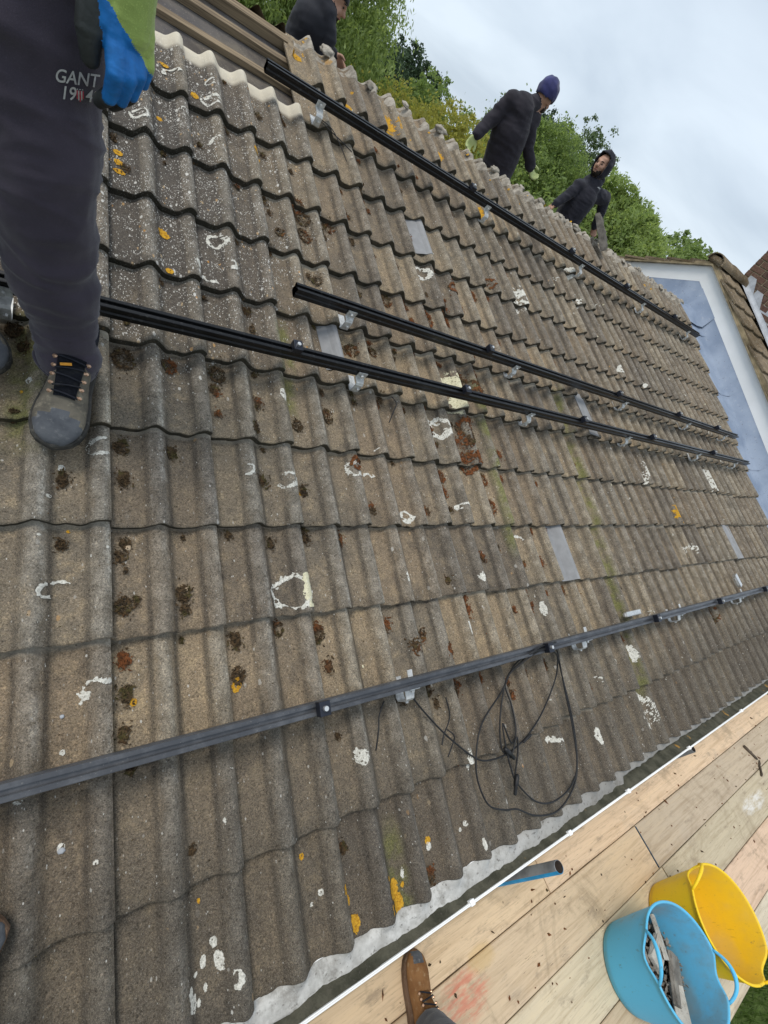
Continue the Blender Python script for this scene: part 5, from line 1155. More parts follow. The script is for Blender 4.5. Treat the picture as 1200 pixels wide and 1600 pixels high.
def boot(name, heel, toe, up, mats, tall, parent_loc_owner, worn_toe=None, laces=True, cap=True, wide=1.0, lean=0.0):
    """lofted work boot: heel and toe points on the ground, mats = (upper, toe cap, sole, tongue)"""
    heel, toe, up = Vector(heel), Vector(toe), Vector(up); y = (toe - heel); L = y.length; y.normalize(); x = y.cross(up).normalized(); z = x.cross(y)
    Mx = Matrix((x * wide, y, z)).transposed().to_4x4(); Mx.translation = heel - parent_loc_owner.location
    K = L / 0.30
    e = bpy.data.objects.new(name, None); link(e, parent_loc_owner); e.matrix_local = Mx; e.empty_display_size = .05
    prof = [(0.000, .020, .105), (.012, .031, .118), (.045, .037, .125), (.085, .037, .122), (.115, .037, .108), (.145, .040, .090), (.180, .045, .076), (.215, .0475, .069), (.245, .0455, .066), (.270, .038, .058), (.288, .026, .046), (.297, .012, .034)]
    bm = bmesh.new(); n = 22; rings = []
    for (s, w, t) in prof:
        r = []
        for k in range(n):
            a = 2 * pi * k / n - pi / 2; cx, cz = cos(a), sin(a)
            px = math.copysign(abs(cx) ** 0.72, cx) * w; pz = .022 + (t - .022) * (0.5 + 0.5 * math.copysign(abs(cz) ** 0.8, cz)); px *= 1 - 0.38 * max(0, (pz - .03) / (t)) ** 1.6
            r.append(bm.verts.new((px * K, s * K, pz * K)))
        rings.append(r)
    for q, (a, b2) in enumerate(zip(rings, rings[1:])):
        for k in range(n):
            f = bm.faces.new((a[k], a[(k + 1) % n], b2[(k + 1) % n], b2[k])); f.smooth = True
    bm.faces.new(rings[0]); bm.faces.new(rings[-1][::-1]); bmesh.ops.recalc_face_normals(bm, faces=bm.faces)
    bmesh.ops.subdivide_edges(bm, edges=bm.edges[:], cuts=1, use_grid_fill=True, smooth=0.6)
    for v in bm.verts: v.co += v.normal * (0.0016 * noise.noise(v.co * 60) + 0.0011 * noise.noise(v.co * 25 + Vector((4, 0, 0))))
    for f in bm.faces:
        f.smooth = True; c = f.calc_center_median() / K
        lim = .218 + 0.55 * (abs(c.x) / .045) ** 2 * 0.05 - 0.06 * max(0, .05 - c.z)
        if cap and c.y > lim: f.material_index = 1
        if worn_toe and c.y > .262 and c.z > .036 and abs(c.x) < .022 and c.y < .292: f.material_index = 1
    fromb('upper', bm, [mats[0], mats[1]], e)
    out = [(s, w + .0055) for s, w, t in prof]; bm = bmesh.new(); lp = [(w, s) for s, w in out] + [(-w, s) for s, w in out[::-1]]
    lp = [(.0, -.006)] + lp[:len(out)] + [(0, .304)] + lp[len(out):]
    lay = []
    for zz, k in ((0.0, .93), (.006, 1.0), (.024, 1.0), (.030, .95)): lay.append([bm.verts.new((a * k * K, (b2 - .15) * (1 - (1 - k) * .4) * K + .15 * K, zz * K)) for a, b2 in lp])
    for a, b2 in zip(lay, lay[1:]):
        for k in range(len(lp)): bm.faces.new((a[k], a[(k + 1) % len(lp)], b2[(k + 1) % len(lp)], b2[k]))
    bm.faces.new(lay[0][::-1]); bm.faces.new(lay[-1]); bmesh.ops.recalc_face_normals(bm, faces=bm.faces); fromb('sole', bm, mats[2], e)
    bm = bmesh.new()
    R = []
    for (zz, rx, ry, yo) in ((.085, .035, .058, .060), (.11, .035, .054, .056), (tall - .012, .035, .050, .052), (tall, .034, .049, .051), (tall - .002, .029, .043, .051), (.10, .028, .042, .054)): R.append([bm.verts.new((rx * cos(a) * K, (yo + ry * sin(a) - lean * max(0, zz - .07)) * K, zz * K + 0.006 * sin(a) * K)) for a in np.linspace(0, 2 * pi, 25)[:-1]])
    for a, b2 in zip(R, R[1:]):
        for k in range(24): bm.faces.new((a[k], a[(k + 1) % 24], b2[(k + 1) % 24], b2[k]))
    fromb('collar', bm, mats[3], e, True)
    bm = bmesh.new()                           # tongue
    R = []
    for t in np.linspace(0, 1, 7):
        yy = .185 - .066 * t - lean * .054 * t; zz = .077 + .054 * t; w = .019 + .006 * t
        R.append([bm.verts.new((w * s * K, yy * K, (zz + .006 * (1 - s * s)) * K)) for s in np.linspace(-1, 1, 7)])
    for a, b2 in zip(R, R[1:]):
        for k in range(6): bm.faces.new((a[k], a[k + 1], b2[k + 1], b2[k]))
    bmesh.ops.solidify(bm, geom=bm.faces[:], thickness=.004); fromb('tongue', bm, mats[3], e, True)
    if laces:
        for i in range(5):
            t = i / 4.0; yy = .180 - .058 * t - lean * .040 * t; zz = .087 + .044 * t; w = .023 + .003 * t
            bm = bmesh.new(); tube_bm(bm, [Vector((s * w * K, (yy + (.006 if i % 2 else -.004) * s) * K, (zz + .005 * (1 - s * s)) * K)) for s in np.linspace(-1, 1, 7)], .0023 * K, 6); fromb('lace', bm, M_BOOTBLACK, e, True)
            for s in (-1, 1):
                bm = bmesh.new(); bmesh.ops.create_cone(bm, cap_ends=True, segments=10, radius1=.0052 * K, radius2=.0035 * K, depth=.004 * K, matrix=Matrix.Translation((s * (w + .004) * K, yy * K, (zz - .001) * K)) @ Matrix.Rotation(s * 0.7, 4, 'Y')); fromb('eyelet', bm, M_EYELET, e)
    return e

def glove_regions_left(co, idx): 
    return idx
# ---- the worker standing at the left, seen from the hip down
ML = Vector((-0.22, 0.47, 0.20)); man = empty('person', ML)
tag(man, 'worker in dark grey jogging trousers, grey boots and blue-lime gloves standing on the tiles', 'person')
hipL, kneeL, ankL = atY(38, -75, .42), atY(68, 285, .38), atY(106, 560, .41)
hipR = hipL + Vector((-.21, .03, .0)); ankR = rf(-.36, .56, 0) + Vector((0, 0, .12)); kneeR = Vector((-.36, .44, .62)); pel = (hipL + hipR) / 2 + Vector((0, .02, .07))
che = pel + Vector((0, .02, .42)); nk = che + Vector((0, -.02, .22)); hd = nk + Vector((0, -.05, .15))
wrL = atY(204, -70, .35); shL = che + Vector((.20, 0, .12)); elL = (shL + wrL) / 2 + Vector((.05, .06, 0)); shR = che + Vector((-.20, 0, .12)); elR = shR + Vector((-.08, .03, -.28)); wrR = elR + Vector((.02, -.14, -.22))
FM = facing((0.05, -1, -0.35)); T, H, SK = 0, 1, 2
cufL = atY(106, 541, .405)
pr = [('c', hipL, kneeL, .122, .100, T), ('c', kneeL, atY(80, 400, .395), .100, .095, T), ('c', atY(80, 400, .395), cufL, .095, .068, T), ('c', cufL, cufL + Vector((.004, -.006, -.030)), .068, .074, T),
      ('c', hipR, kneeR, .125, .100, T), ('c', kneeR, ankR + Vector((0, 0, .05)), .10, .082, T), ('e', pel, (.19, .135, .15), None, T),
      ('e', pel + Vector((0, 0, .17)), (.175, .125, .16), None, H), ('e', che, (.195, .135, .21), None, H), ('c', shL, elL, .072, .058, H), ('c', elL, wrL, .056, .044, H), ('c', shR, elR, .072, .058, H), ('c', elR, wrR, .056, .042, H), ('c', nk - Vector((0, 0, .05)), hd, .062, .056, SK)] + head_prims(hd + Vector((0, -.02, .03)), FM, SK)
body = organic('body', pr, [M_TROUSER, M_HOODIE, M_SKIN], 0.0070, man, ML, 6, 0.0115, 7.0)
face_bits(hd + Vector((0, -.02, .03)), FM, man, ML)
bm = bmesh.new(); hc = hd + Vector((0, -.02, .03)) - ML; ellip(bm, hc + FM @ Vector((0, -.018, .035)), (.083, .100, .098), FM); kill = [v for v in bm.verts if (FM.transposed() @ (v.co - hc)).y > 0.05 and (FM.transposed() @ (v.co - hc)).z < .055 or (FM.transposed() @ (v.co - hc)).z < -.04]; bmesh.ops.delete(bm, geom=kill, context='VERTS'); fromb('hair', bm, M_BEARD, man, True)
# trouser hem: a rolled edge over the boot
bm = bmesh.new(); c0 = cufL - ML + Vector((0, 0, -.020)); 
tube_bm(bm, [c0 + Vector((.074 * cos(a) * (1 + .04 * sin(3 * a)), .069 * sin(a), .010 * sin(a) + .006 * sin(2 * a + 1) - .034)) for a in np.linspace(0, 2 * pi, 33)], 0.006, 8); fromb('trouser_hem', bm, M_TROUSER, man, True)
u0, v0 = upix(92, 697, 0.0); toeP = rf(-.140, .203, 0.002); heelP = rf(-.080, .515, 0.002)
boot('boot', heelP, toeP, NN, (M_BOOTGREY, M_BOOTCAP, M_SOLE, M_BOOTBLACK), 0.150, man, wide=1.22, lean=.42)
boot('boot', rf(-.40, .665, .002), rf(-.265, .405, .002), NN, (M_BOOTGREY, M_BOOTCAP, M_SOLE, M_BOOTBLACK), 0.150, man, wide=1.22, lean=.42)
bm = bmesh.new(); a = heelP + (toeP - heelP).normalized() * .118 + NN * .136 - ML
box(bm, (-.013, -.001, -.0035), (.013, .001, .0035), Matrix.Translation(a + Vector((-.012, -.008, 0))) @ facing((0, -1, .8)).to_4x4() @ Matrix.Rotation(.15, 4, 'Y')); fromb('boot_tab', bm, M_ORANGE, man)
# gloved left hand hanging by the thigh
def hp(x, y, dy=0.0): return atY(x, y, .255 + dy)
G_, B_, K_ = 0, 1, 2
gl = [('c', hp(206, -95, .03), hp(202, -25, .02), .040, .042, G_), ('c', hp(202, -25, .02), hp(201, 40, .012), .042, .036, G_), ('c', hp(182, 22, .0), hp(180, 70, -.004), .022, .019, G_), ('c', hp(224, 25, .022), hp(228, 70, .024), .018, .0135, G_), ('e', hp(200, 46, .012), (.042, .024, .046), None, G_),
      ('c', hp(180, 66, -.006), hp(181, 116, -.022), .0175, .0150, B_), ('c', hp(181, 116, -.022), hp(171, 152, .000), .0150, .0118, B_),
      ('c', hp(199, 72, .003), hp(202, 122, -.013), .0140, .0128, B_), ('c', hp(202, 122, -.013), hp(190, 158, .008), .0128, .0100, B_),
      ('c', hp(215, 74, .012), hp(218, 118, -.002), .0128, .0118, B_), ('c', hp(218, 118, -.002), hp(207, 150, .018), .0118, .0092, B_),
      ('c', hp(230, 72, .022), hp(232, 104, .010), .0110, .0103, B_), ('c', hp(232, 104, .010), hp(224, 132, .026), .0103, .0085, B_),
      ('c', hp(167, 152, .010), hp(156, 158, .034), .0135, .0120, K_), ('c', hp(186, 160, .020), hp(176, 165, .042), .0110, .0100, K_), ('c', hp(204, 152, .028), hp(196, 158, .048), .0100, .0090, K_),
      ('c', hp(160, -20, .0), hp(164, 32, -.004), .020, .015, B_), ('c', hp(148, -15, .004), hp(140, 45, .002), .023, .0215, K_), ('c', hp(140, 45, .002), hp(141, 90, .006), .0215, .0150, K_)]
gc = [hp(162, -30), hp(212, 78)]
def glove_region(co, idx):
    a = hp(156, -25); b2 = hp(226, 98); nx, nz_ = (b2.z - a.z), -(b2.x - a.x)
    side = (co[:, 0] - a.x) * nx + (co[:, 2] - a.z) * nz_         # which side of the dipped line
    wob = 0.00012 * np.sin(co[:, 2] * 300)
    dip = (idx == 0) & (side > wob); idx = idx.copy(); idx[dip] = 1
    back = (idx == 1) & (side <= wob); idx[back] = 0
    return idx
glo = organic('glove', gl, [M_LIME, M_BLUERUB, M_BLACKRUB], 0.0019, man, ML, 4, 0.0007, 30, glove_region)
grt = organic('glove', hand_prims(wrR, (wrR - elR), (0.6, -.6, -.1), 1, 1.1) + [('c', elR.lerp(wrR, .7), wrR, .046, .042, 0)], [M_LIME, M_BLUERUB], 0.006, man, ML, 3)
# lettering embroidered on the thigh, draped on the cloth
dg = bpy.context.evaluated_depsgraph_get()
bvh = BVHTree.FromObject(body, dg)
def emboss(name, bm, mat):
    kill = []
    for v in bm.verts:
        d = ray(v.co.x, v.co.y); hit = bvh.ray_cast(CAMP - ML, d); 
        if hit[0] is None: kill.append(v); continue
        v.co = hit[0] - d * (0.0016 + 0.0008 * v.co.z)
    bmesh.ops.delete(bm, geom=kill, context='VERTS')
    return fromb(name, bm, mat, man)
def text_bm(s, x, y, size, rot, stretch=1.0):
    cu = bpy.data.curves.new('t', 'FONT'); cu.body = s; cu.size = 1.0; cu.offset = 0.012; o = bpy.data.objects.new('t', cu); COL.objects.link(o)
    d2 = bpy.context.evaluated_depsgraph_get(); d2.update(); me = bpy.data.meshes.new_from_object(o.evaluated_get(d2)); bpy.data.objects.remove(o)
    bm = bmesh.new(); bm.from_mesh(me); bpy.data.meshes.remove(me)
    bmesh.ops.subdivide_edges(bm, edges=bm.edges[:], cuts=1)
    for v in bm.verts:
        px, py = v.co.x * size * stretch, -v.co.y * size; v.co = Vector((x + px * cos(rot) - py * sin(rot), y + px * sin(rot) + py * cos(rot), 0))
    return bm
emboss('lettering', text_bm('GANT', 85, 127, 29, 0.145, 0.86), M_LETTER)
emboss('lettering', text_bm('19', 94, 154, 29, 0.12, 0.86), M_LETTER); emboss('lettering', text_bm('49', 133, 158, 27, 0.15, 0.86), M_LETTER)
for k, (c, mt) in enumerate(((0, M_SHIELD), (1, M_LETTER), (2, M_SHIELD), (3, M_LETTER), (4, M_SHIELD))):
    bm = bmesh.new(); x0 = 119.5 + k * 2.3; top = 141 + k * 0.4; bot = 155 + (4 - abs(k - 2) * 2.2)
    vs = [bm.verts.new((x0, top, 0)), bm.verts.new((x0 + 2.2, top + .3, 0)), bm.verts.new((x0 + 2.4, bot, 0)), bm.verts.new((x0 + .4, bot, 0))]; bm.faces.new(vs); bmesh.ops.subdivide_edges(bm, edges=bm.edges[:], cuts=2, use_grid_fill=True); emboss('emblem', bm, mt)
for k in range(3):
    bm = bmesh.new(); x0 = 120 + k * 4; vs = [bm.verts.new(p) for p in ((x0, 138.5 + k * .6, 0), (x0 + 2, 138.7 + k * .6, 0), (x0 + 2, 140.2 + k * .6, 0), (x0, 140 + k * .6, 0))]; bm.faces.new(vs); emboss('emblem', bm, M_LETTER)

# ---- the person at the scaffold whose tan boot shows at the bottom edge
PP = Vector((0.9, -1.70, DECK)); ph = empty('person', PP)
tag(ph, 'person in navy trousers straddling the eaves, one tan boot on the boards at bottom edge', 'person')
TOEU, TOEV = upix(13, 1445); toe = Vector((1.068, -1.372, DECK + .002)); heel = Vector((.972, -1.660, DECK + .002))
boot('boot', heel, toe, (0, 0, 1), (M_BOOTTAN, M_BOOTCAP, M_SOLEBR, M_BOOTTAN), 0.14, ph, True, True, False)
boot('boot', rf(TOEU - .30, TOEV - .03, .002), rf(TOEU, TOEV, .002), NN, (M_BOOTTAN, M_BOOTCAP, M_SOLEBR, M_BOOTTAN), 0.14, ph, True, True, True)
an = Vector((.990, -1.585, DECK + .125)); kn = Vector((.860, -1.60, DECK + .50)); hi1 = Vector((.50, -1.66, DECK + .86)); hi2 = hi1 + Vector((-.20, .04, .02))
an2 = rf(TOEU - .24, TOEV - .025, 0) + Vector((0, 0, .13)); kn2 = Vector((-.18, -1.42, .16)); pv = (hi1 + hi2) / 2 + Vector((0, -.03, .07)); cs = pv + Vector((-.06, -.04, .42)); nk2 = cs + Vector((-.02, .02, .22)); hd2 = nk2 + Vector((-.02, .05, .15))
FP = facing((.3, 1, -.3)); s1 = cs + Vector((.19, 0, .12)); s2 = cs + Vector((-.19, 0, .12)); e1 = s1 + Vector((.06, .02, -.27)); w1 = e1 + Vector((-.16, .14, .04)); e2 = s2 + Vector((-.10, .0, -.24)); w2 = e2 + Vector((.02, .12, .14))
organic('body', [('c', an, kn, .066, .078, T), ('c', kn, hi1, .080, .105, T), ('c', an2, kn2, .066, .078, T), ('c', kn2, hi2, .080, .105, T), ('e', pv, (.18, .13, .14), None, T), ('e', pv + Vector((0, 0, .16)), (.165, .12, .15), None, H), ('e', cs, (.185, .13, .20), None, H), ('c', s1, e1, .066, .052, H), ('c', e1, w1, .050, .040, H), ('c', s2, e2, .066, .052, H), ('c', e2, w2, .050, .040, H), ('c', nk2 - Vector((0, 0, .05)), hd2, .060, .055, SK)] + head_prims(hd2 + Vector((0, .02, .03)), FP, SK) + hand_prims(w1, (w1 - e1), (0, 0, -1), SK) + hand_prims(w2, (w2 - e2), (0, 0, -1), SK), [M_NAVY, M_JACKET, M_SKIN], 0.010, ph, PP, 4, 0.006, 9)
face_bits(hd2 + Vector((0, .02, .03)), FP, ph, PP, False)
bm = bmesh.new(); hc = hd2 + Vector((0, .02, .03)) - PP; ellip(bm, hc + FP @ Vector((0, -.018, .035)), (.083, .100, .098), FP); kill = [v for v in bm.verts if (FP.transposed() @ (v.co - hc)).y > 0.05 and (FP.transposed() @ (v.co - hc)).z < .055 or (FP.transposed() @ (v.co - hc)).z < -.04]; bmesh.ops.delete(bm, geom=kill, context='VERTS'); fromb('hair', bm, M_BEARD, ph, True)

def slopez(Y): return RIDGE.z + 0.04 - abs(Y - RIDGE.y) * math.tan(PITCH)
def kneel(pelv, ydir, ax, Y):      # bent legs that rest on the far slope
    P = []
    for s in (-1, 1):
        h = pelv + ax * (.10 * s) + Vector((0, 0, -.04)); k = Vector((h.x, h.y, 0)) + ydir * .26; k.z = slopez(k.y) + .09; f = Vector((h.x, h.y, 0)) - ydir * .10; f.z = slopez(f.y) + .06
        P += [('c', h, k, .105, .078, 0), ('c', k, f, .075, .055, 0), ('c', f, f - ydir * .12 + Vector((0, 0, -.01)), .05, .04, 0)]
    return P
# ---- worker with a blue knitted hat, back to the camera beyond the ridge
Y2 = 4.0; q = lambda x, y, dy=0.0: atY(x, y, Y2 + dy)
pel2 = q(772, 285, .1); P2 = Vector((pel2.x, pel2.y, slopez(pel2.y))); m2 = empty('person', P2); tag(m2, 'worker in charcoal fleece, blue knitted hat and lime gloves behind the ridge', 'person')
F2 = facing((.85, .45, -.25)); ax2 = (q(833, 188) - q(800, 152)).normalized()
hd_ = q(851, 152, -.02)
p2 = [('e', pel2, (.185, .14, .16), None, 1), ('c', q(777, 264, .02), q(797, 207, 0), .178, .186, 1), ('c', q(797, 207), q(811, 172, -.02), .186, .140, 1), ('c', q(800, 160), q(830, 188), .098, .094, 1), ('c', q(816, 168, -.03), q(836, 160, -.02), .088, .070, 1),
      ('c', q(794, 162, .02), q(766, 188, .03), .078, .064, 1), ('c', q(766, 188, .03), q(745, 210, -.02), .063, .050, 1), ('c', q(829, 190, -.02), q(825, 230, -.05), .075, .062, 1), ('c', q(825, 230, -.05), q(829, 260, -.08), .060, .050, 1), ('c', q(830, 168), hd_, .068, .060, 2)] + head_prims(hd_, F2, 2) + kneel(pel2, Vector((0, -1, 0)), Vector((1, 0, 0)), Y2)
organic('body', p2, [M_NAVY, M_HOODIE, M_SKIN], 0.011, m2, P2, 5, 0.010, 6)
face_bits(hd_, F2, m2, P2)
organic('glove', hand_prims(q(744, 211, -.02), q(733, 224) - q(746, 208), (0, -1, -.3), 0, 1.15), [M_PALELIME], 0.006, m2, P2, 2)
organic('glove', hand_prims(q(829, 258, -.08), q(832, 276) - q(829, 256), (.6, -.5, .0), 0, 1.15), [M_PALELIME], 0.006, m2, P2, 2)
def shell(name, c, F, off, rad, mat, parent, origin, keep, thick=0.010, seed=0.0, wr=0.006):
    bm = bmesh.new(); bmesh.ops.create_uvsphere(bm, u_segments=40, v_segments=28, radius=1); kill = []
    for v in bm.verts:
        d = v.co.copy(); k = 1 + wr / 0.1 * noise.noise(d * 3 + Vector((seed, 0, 0))); v.co = Vector((d.x * rad[0] * k + off[0], d.y * rad[1] * k + off[1], d.z * rad[2] * k + off[2]))
        if not keep(v.co): kill.append(v)
    bmesh.ops.delete(bm, geom=kill, context='VERTS'); bmesh.ops.solidify(bm, geom=bm.faces[:], thickness=thick)
    bmesh.ops.transform(bm, matrix=Matrix.Translation(Vector(c) - Vector(origin)) @ F.to_4x4(), verts=bm.verts); return fromb(name, bm, mat, parent, True)
shell('knitted_hat', hd_, F2, (0, -.012, .035), (.104, .124, .128), M_BEANIE, m2, P2, lambda p: p.z > -.005 - .35 * max(0, -p.y), 0.012, 2, 0.008)
# ---- hooded worker
Y3 = 4.35; q = lambda x, y, dy=0.0: atY(x, y, Y3 + dy)
pel3 = q(882, 352, .05); P3 = Vector((pel3.x, pel3.y, slopez(pel3.y))); m3 = empty('person', P3); tag(m3, 'hooded worker in a dark grey hoodie looking left beyond the ridge', 'person')
F3 = facing((-.95, -.30, -.06)); hd_ = q(940, 259, -.03)
p3 = [('e', pel3, (.18, .14, .16), None, 1), ('c', q(889, 337), q(908, 310), .178, .188, 1), ('c', q(908, 310), q(922, 292), .180, .135, 1), ('c', q(904, 292), q(941, 309), .088, .088, 1), ('c', q(920, 290), q(934, 283), .098, .08, 1),
      ('c', q(903, 292), q(886, 306, -.03), .074, .060, 1), ('c', q(886, 306, -.03), q(868, 318, -.06), .058, .046, 1), ('c', q(944, 309), q(940, 330, -.03), .076, .062, 1), ('c', q(940, 330, -.03), q(930, 353, -.05), .060, .048, 1), ('c', q(926, 288), hd_, .068, .060, 2)] + head_prims(hd_, F3, 2) + kneel(pel3, Vector((0, -1, 0)), Vector((1, 0, 0)), Y3)
p3 += hand_prims(q(868, 318, -.06), q(858, 326) - q(870, 316), (0, 0, -1), 2) + hand_prims(q(930, 352, -.05), q(928, 364) - q(931, 350), (-.5, -.5, 0), 2)
b3 = organic('body', p3, [M_NAVY, M_HOODIE2, M_SKIN], 0.0105, m3, P3, 5, 0.010, 6)
face_bits(hd_, F3, m3, P3)
shell('hood', hd_, F3, (0, -.028, .012), (.118, .135, .158), M_HOODIE2, m3, P3, lambda p: not (p.y > .045 - .10 * max(0, -p.z - .06) and p.z < .115 and abs(p.x) < .088), 0.012, 5, 0.010)
dg = bpy.context.evaluated_depsgraph_get(); bvh = BVHTree.FromObject(b3, dg); 
def emboss3(pts):
    bm = bmesh.new(); vs = []
    for (x, y) in pts:
        d = ray(x, y); h = bvh.ray_cast(CAMP - P3, d); 
        if h[0] is None: bm.free(); return
        vs.append(bm.verts.new(h[0] - d * .004))
    bm.faces.new(vs); fromb('chest_logo', bm, M_LETTER, m3)
emboss3([(933, 292.5), (936, 292), (938.3, 294.5), (936.8, 296.8), (935.5, 294.6)])
# ---- worker at the top edge, in profile
Y1 = 3.95; q = lambda x, y, dy=0.0: atY(x, y, Y1 + dy)
pel1 = q(462, 92, .1); P1 = Vector((pel1.x, pel1.y, slopez(pel1.y))); m1 = empty('person', P1); tag(m1, 'bearded worker in a black jacket and cap at the top edge, facing right', 'person')
F1 = facing((.86, -.34, -.30)); hd_ = q(523, -3, 0)
p1 = [('e', pel1, (.15, .13, .14), None, 1), ('c', q(470, 75, .05), q(488, 38), .150, .155, 1), ('c', q(488, 38), q(502, 10), .152, .115, 1), ('c', q(484, 12, .1), q(508, 20, -.05), .08, .085, 1), ('c', q(508, 22, -.06), q(513, 58, -.10), .078, .064, 1), ('c', q(513, 58, -.10), q(504, 92, -.12), .060, .045, 1), ('c', q(482, 14, .22), q(500, 60, .26), .066, .055, 1), ('c', q(500, 60, .26), q(520, 85, .2), .052, .042, 1), ('c', q(503, 12), hd_, .070, .060, 2)] + head_prims(hd_, F1, 2) + kneel(pel1, Vector((0, -1, 0)), Vector((1, 0, 0)), Y1)
p1 += hand_prims(q(504, 92, -.12), q(502, 104) - q(504, 90), (0, -.6, -.4), 2) + hand_prims(q(520, 85, .2), q(530, 97) - q(520, 84), (0, -.6, -.4), 2)
organic('body', p1, [M_NAVY, M_JACKET, M_SKIN], 0.0105, m1, P1, 5, 0.008, 6)
face_bits(hd_, F1, m1, P1)
shell('cap', hd_, F1, (0, -.012, .030), (.090, .110, .108), M_BLACKCAP, m1, P1, lambda p: p.z > .030 - .3 * max(0, -p.y), 0.008, 1, 0.003)

# ------------------------------------------------------------------ trees beyond the ridge
def tree(name, label, az, dist, zb, blobs, leaves, lsize, mat, cat='tree', asp=2.2, droop=0.3, group='trees beyond the ridge', seed=1):
    """blobs: (azimuth deg, elevation deg of centre, radius across m, radius up m); leaf faces fill clumps through the volume"""
    rg = np.random.default_rng(seed); A = lambda a, d, el: Vector((CAMP.x + d * sin(radians(a)), CAMP.y + d * cos(radians(a)), CAMP.z + d * math.tan(radians(el))))
    base = A(az, dist, 0); base.z = zb; e = empty(name, base); tag(e, label, cat, group)
    cs = []
    for (a, el, rx, rz) in blobs: cs.append((A(a, dist + rg.uniform(-.25, .25) * rx, el), rx, rz))
    bm = bmesh.new(); top = max(c.z for c, _, _ in cs); spine = [Vector((0, 0, 0)), Vector((.08, .05, (top - zb) * .45)), Vector((.0, .1, (top - zb) * .92))]
    sp = smoothpath(spine, 5); R0 = 0.035 * (top - zb) + .03; tube_bm(bm, sp, [R0 * (1 - .85 * i / (len(sp) - 1)) for i in range(len(sp))], 9); tr = fromb('trunk', bm, M_BARK, e, True)
    for i, (c, rx, rz) in enumerate(cs):
        bm = bmesh.new(); t = rg.uniform(.25, .6); s0 = sp[int(t * (len(sp) - 1))]; tgt = c - base; mid = (s0 + tgt) / 2 + Vector((0, 0, .15 * rz)); tube_bm(bm, smoothpath([s0, mid, tgt], 4), [R0 * .45 * (1 - .9 * k / 8) for k in range(9)], 6); fromb('limb', bm, M_BARK, e, True)
    tot = sum(rx * rx * rz for _, rx, rz in cs); V = []
    for (c, rx, rz) in cs:
        n = int(leaves * rx * rx * rz / tot); ncl = max(20, n // 60)
        d = rg.normal(size=(ncl, 3)); d /= np.linalg.norm(d, axis=1)[:, None]; rr = rg.uniform(.15, 1.08, ncl) ** .6
        cc = d * rr[:, None] * [rx, rx, rz] + np.array(c - base); cr_ = rg.uniform(.07, .22, ncl) * rx
        own = rg.integers(0, ncl, n); off = rg.normal(size=(n, 3)) * .55; p = cc[own] + off * cr_[own][:, None] * [1, 1, .75]
        ax = rg.normal(size=(n, 3)); ax[:, 2] -= droop * 2; ax += off * .5; ax /= np.linalg.norm(ax, axis=1)[:, None]; sd = np.cross(ax, rg.normal(size=(n, 3))); sd /= np.linalg.norm(sd, axis=1)[:, None]
        s = lsize * rg.uniform(.6, 1.35, n)[:, None]; q4 = np.stack([p - ax * s * .5 * asp, p + sd * s * .5 + ax * s * .1 * asp, p + ax * s * .5 * asp, p - sd * s * .5 + ax * s * .1 * asp], 1); V.append(q4.reshape(-1, 3))
    fast_mesh('crown', np.concatenate(V), 4, mat, e)
    return e
tree('willow_tree', 'light green drooping tree behind the bearded worker at top', 15, 11, GZ, [(8, -1, 1.6, 1.6), (15, .0, 1.7, 1.7), (19.0, 1.4, 1.15, 1.5), (21.5, -2.5, .8, 1.1), (13, 6, 1.4, 1.3), (18.2, 5.2, .8, .8), (23.2, -3.0, .55, .8)], 87048, 0.0252, M_LEAF_LIGHT, asp=3.2, droop=.7, seed=3)
tree('oak_tree', 'dense dark green tree left of the twin dark crowns above the ridge', 22.5, 19, GZ, [(21.5, .9, 1.1, 1.0), (23.2, -.3, 1.1, 1.0), (22.3, -2.5, 1.7, 1.5), (20.5, 1.6, .7, .6)], 40622, 0.0497, M_LEAF_DARK, asp=1.6, seed=4)
tree('pine_tree', 'dark rounded tree standing against the sky above the ridge', 26, 21, GZ, [(25.6, 2.4, .85, .55), (26.6, .9, 1.0, .8), (28.0, 1.2, .8, .7), (26.2, -1.5, 1.5, 1.2), (24.9, 1.1, .5, .4), (28.6, 2.2, .45, .35)], 26114, 0.0540, M_LEAF_DARK, asp=1.6, seed=5)
tree('ash_tree', 'feathery light green young tree before the dark rounded one', 28.6, 15, GZ, [(28.4, .2, .6, .75), (27.2, -1.6, .6, .6), (29.2, -1.4, .7, .7), (31.6, -1.2, .45, .55), (32.4, .6, .35, .42)], 26114, 0.0288, M_LEAF_MID, asp=2.6, droop=.2, seed=6)
tree('laurel_shrub', 'yellow-green shrub hedge behind the ridge left of the hatted worker', 30, 10, GZ, [(25.5, -3.2, .9, .65), (28.5, -2.2, .9, .62), (31.5, -1.4, .8, .60), (33.6, -.9, .55, .5), (30, -5, 1.6, .9)], 46425, 0.0274, M_LEAF_OLIVE, 'shrub', 1.9, -.1, seed=7)
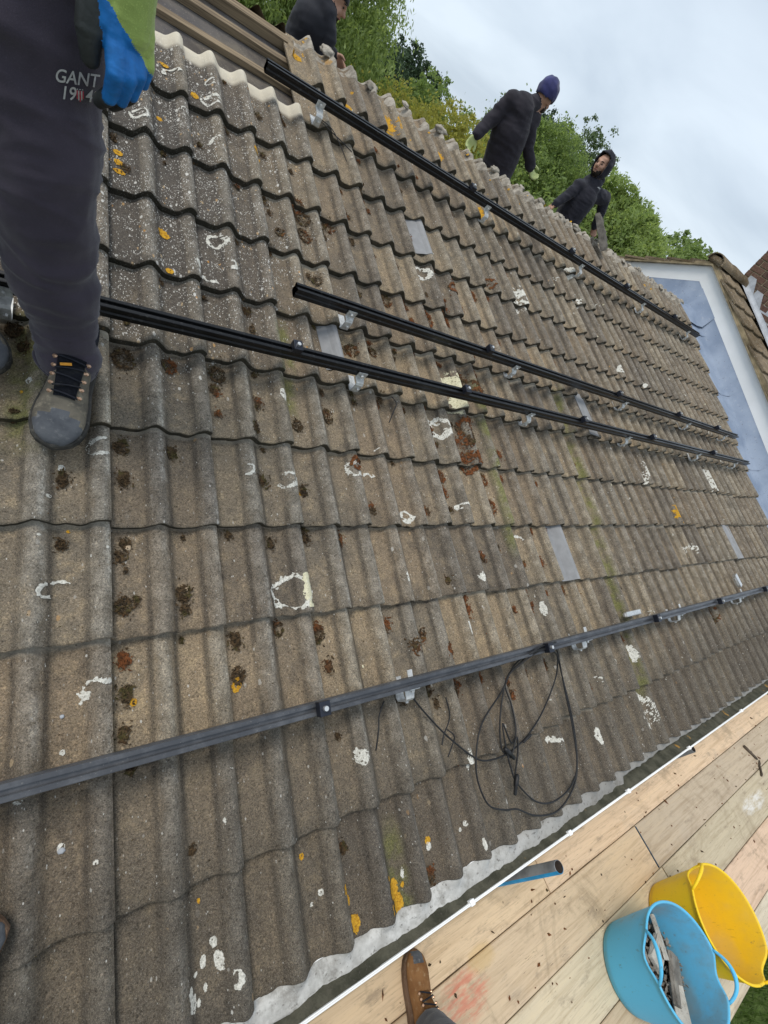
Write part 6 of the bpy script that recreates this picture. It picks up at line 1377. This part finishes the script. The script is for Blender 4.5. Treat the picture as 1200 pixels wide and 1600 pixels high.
tree('beech_tree', 'full mid-green tree between the hatted and the hooded worker', 41, 13, GZ, [(37.2, .6, 1.0, .9), (39.8, 2.7, .85, .62), (41.3, 1.6, .85, .8), (43.2, 1.4, .7, .7), (40, -1.5, 1.7, 1.3), (35.8, -1.2, .8, .9), (44.5, -1.0, 1.0, .9)], 75441, 0.0317, M_LEAF_MID, asp=2.0, seed=8)
tree('sycamore_tree', 'dark-topped tree behind the full green one, left of the birch', 40.5, 20, GZ, [(40.0, 3.8, 1.0, .55), (41.6, 3.0, .9, .7), (40.8, 1.0, 1.6, 1.2)], 23212, 0.0540, M_LEAF_DARK, asp=1.6, seed=9)
tree('birch_tree', 'sparse grey-green birch rising behind the hooded worker', 44.5, 17, GZ, [(43.6, 4.7, .75, .75), (45.0, 3.6, .75, .8), (43.2, 2.9, .6, .8), (45.8, 1.6, .8, .9), (44, 0, 1.3, 1.2)], 24663, 0.0338, M_LEAF_GREY, asp=1.8, seed=10)
tree('cypress_tree', 'feathery bright green conifer right of the hooded worker', 50, 14, GZ, [(48.0, 1.7, .75, .75), (49.8, 2.3, .65, .55), (51.6, 1.9, .65, .5), (53.4, 1.7, .55, .36), (49.3, 3.3, .32, .32), (47.0, -.2, 1.0, .9), (51, .2, 1.2, .8), (54.6, 1.5, .4, .26)], 69638, 0.0338, M_LEAF_LIGHT, asp=3.0, droop=-.25, seed=11)
tree('far_tree', 'distant low green tree top beyond the white bargeboard', 58, 24, GZ, [(57.0, 3.1, .9, .45), (58.8, 3.3, .8, .40), (60.4, 2.9, .7, .35), (58.5, 1.6, 1.8, .8)], 14508, 0.0540, M_LEAF_MID, asp=2.2, droop=-.2, seed=12)
tree('hedge_shrub', 'dark green hedge foliage low behind the left end of the ridge', 6, 12, GZ, [(-6, -3, 2.2, 1.6), (2, -3, 2.0, 1.5), (10, -4, 2.0, 1.4), (24, -6, 2.4, 1.4), (34, -5, 2.4, 1.3), (44, -4.5, 2.6, 1.4), (53, -3, 2.4, 1.3)], 46425, 0.0454, M_LEAF_MID, 'hedge', 1.8, 0, seed=13)
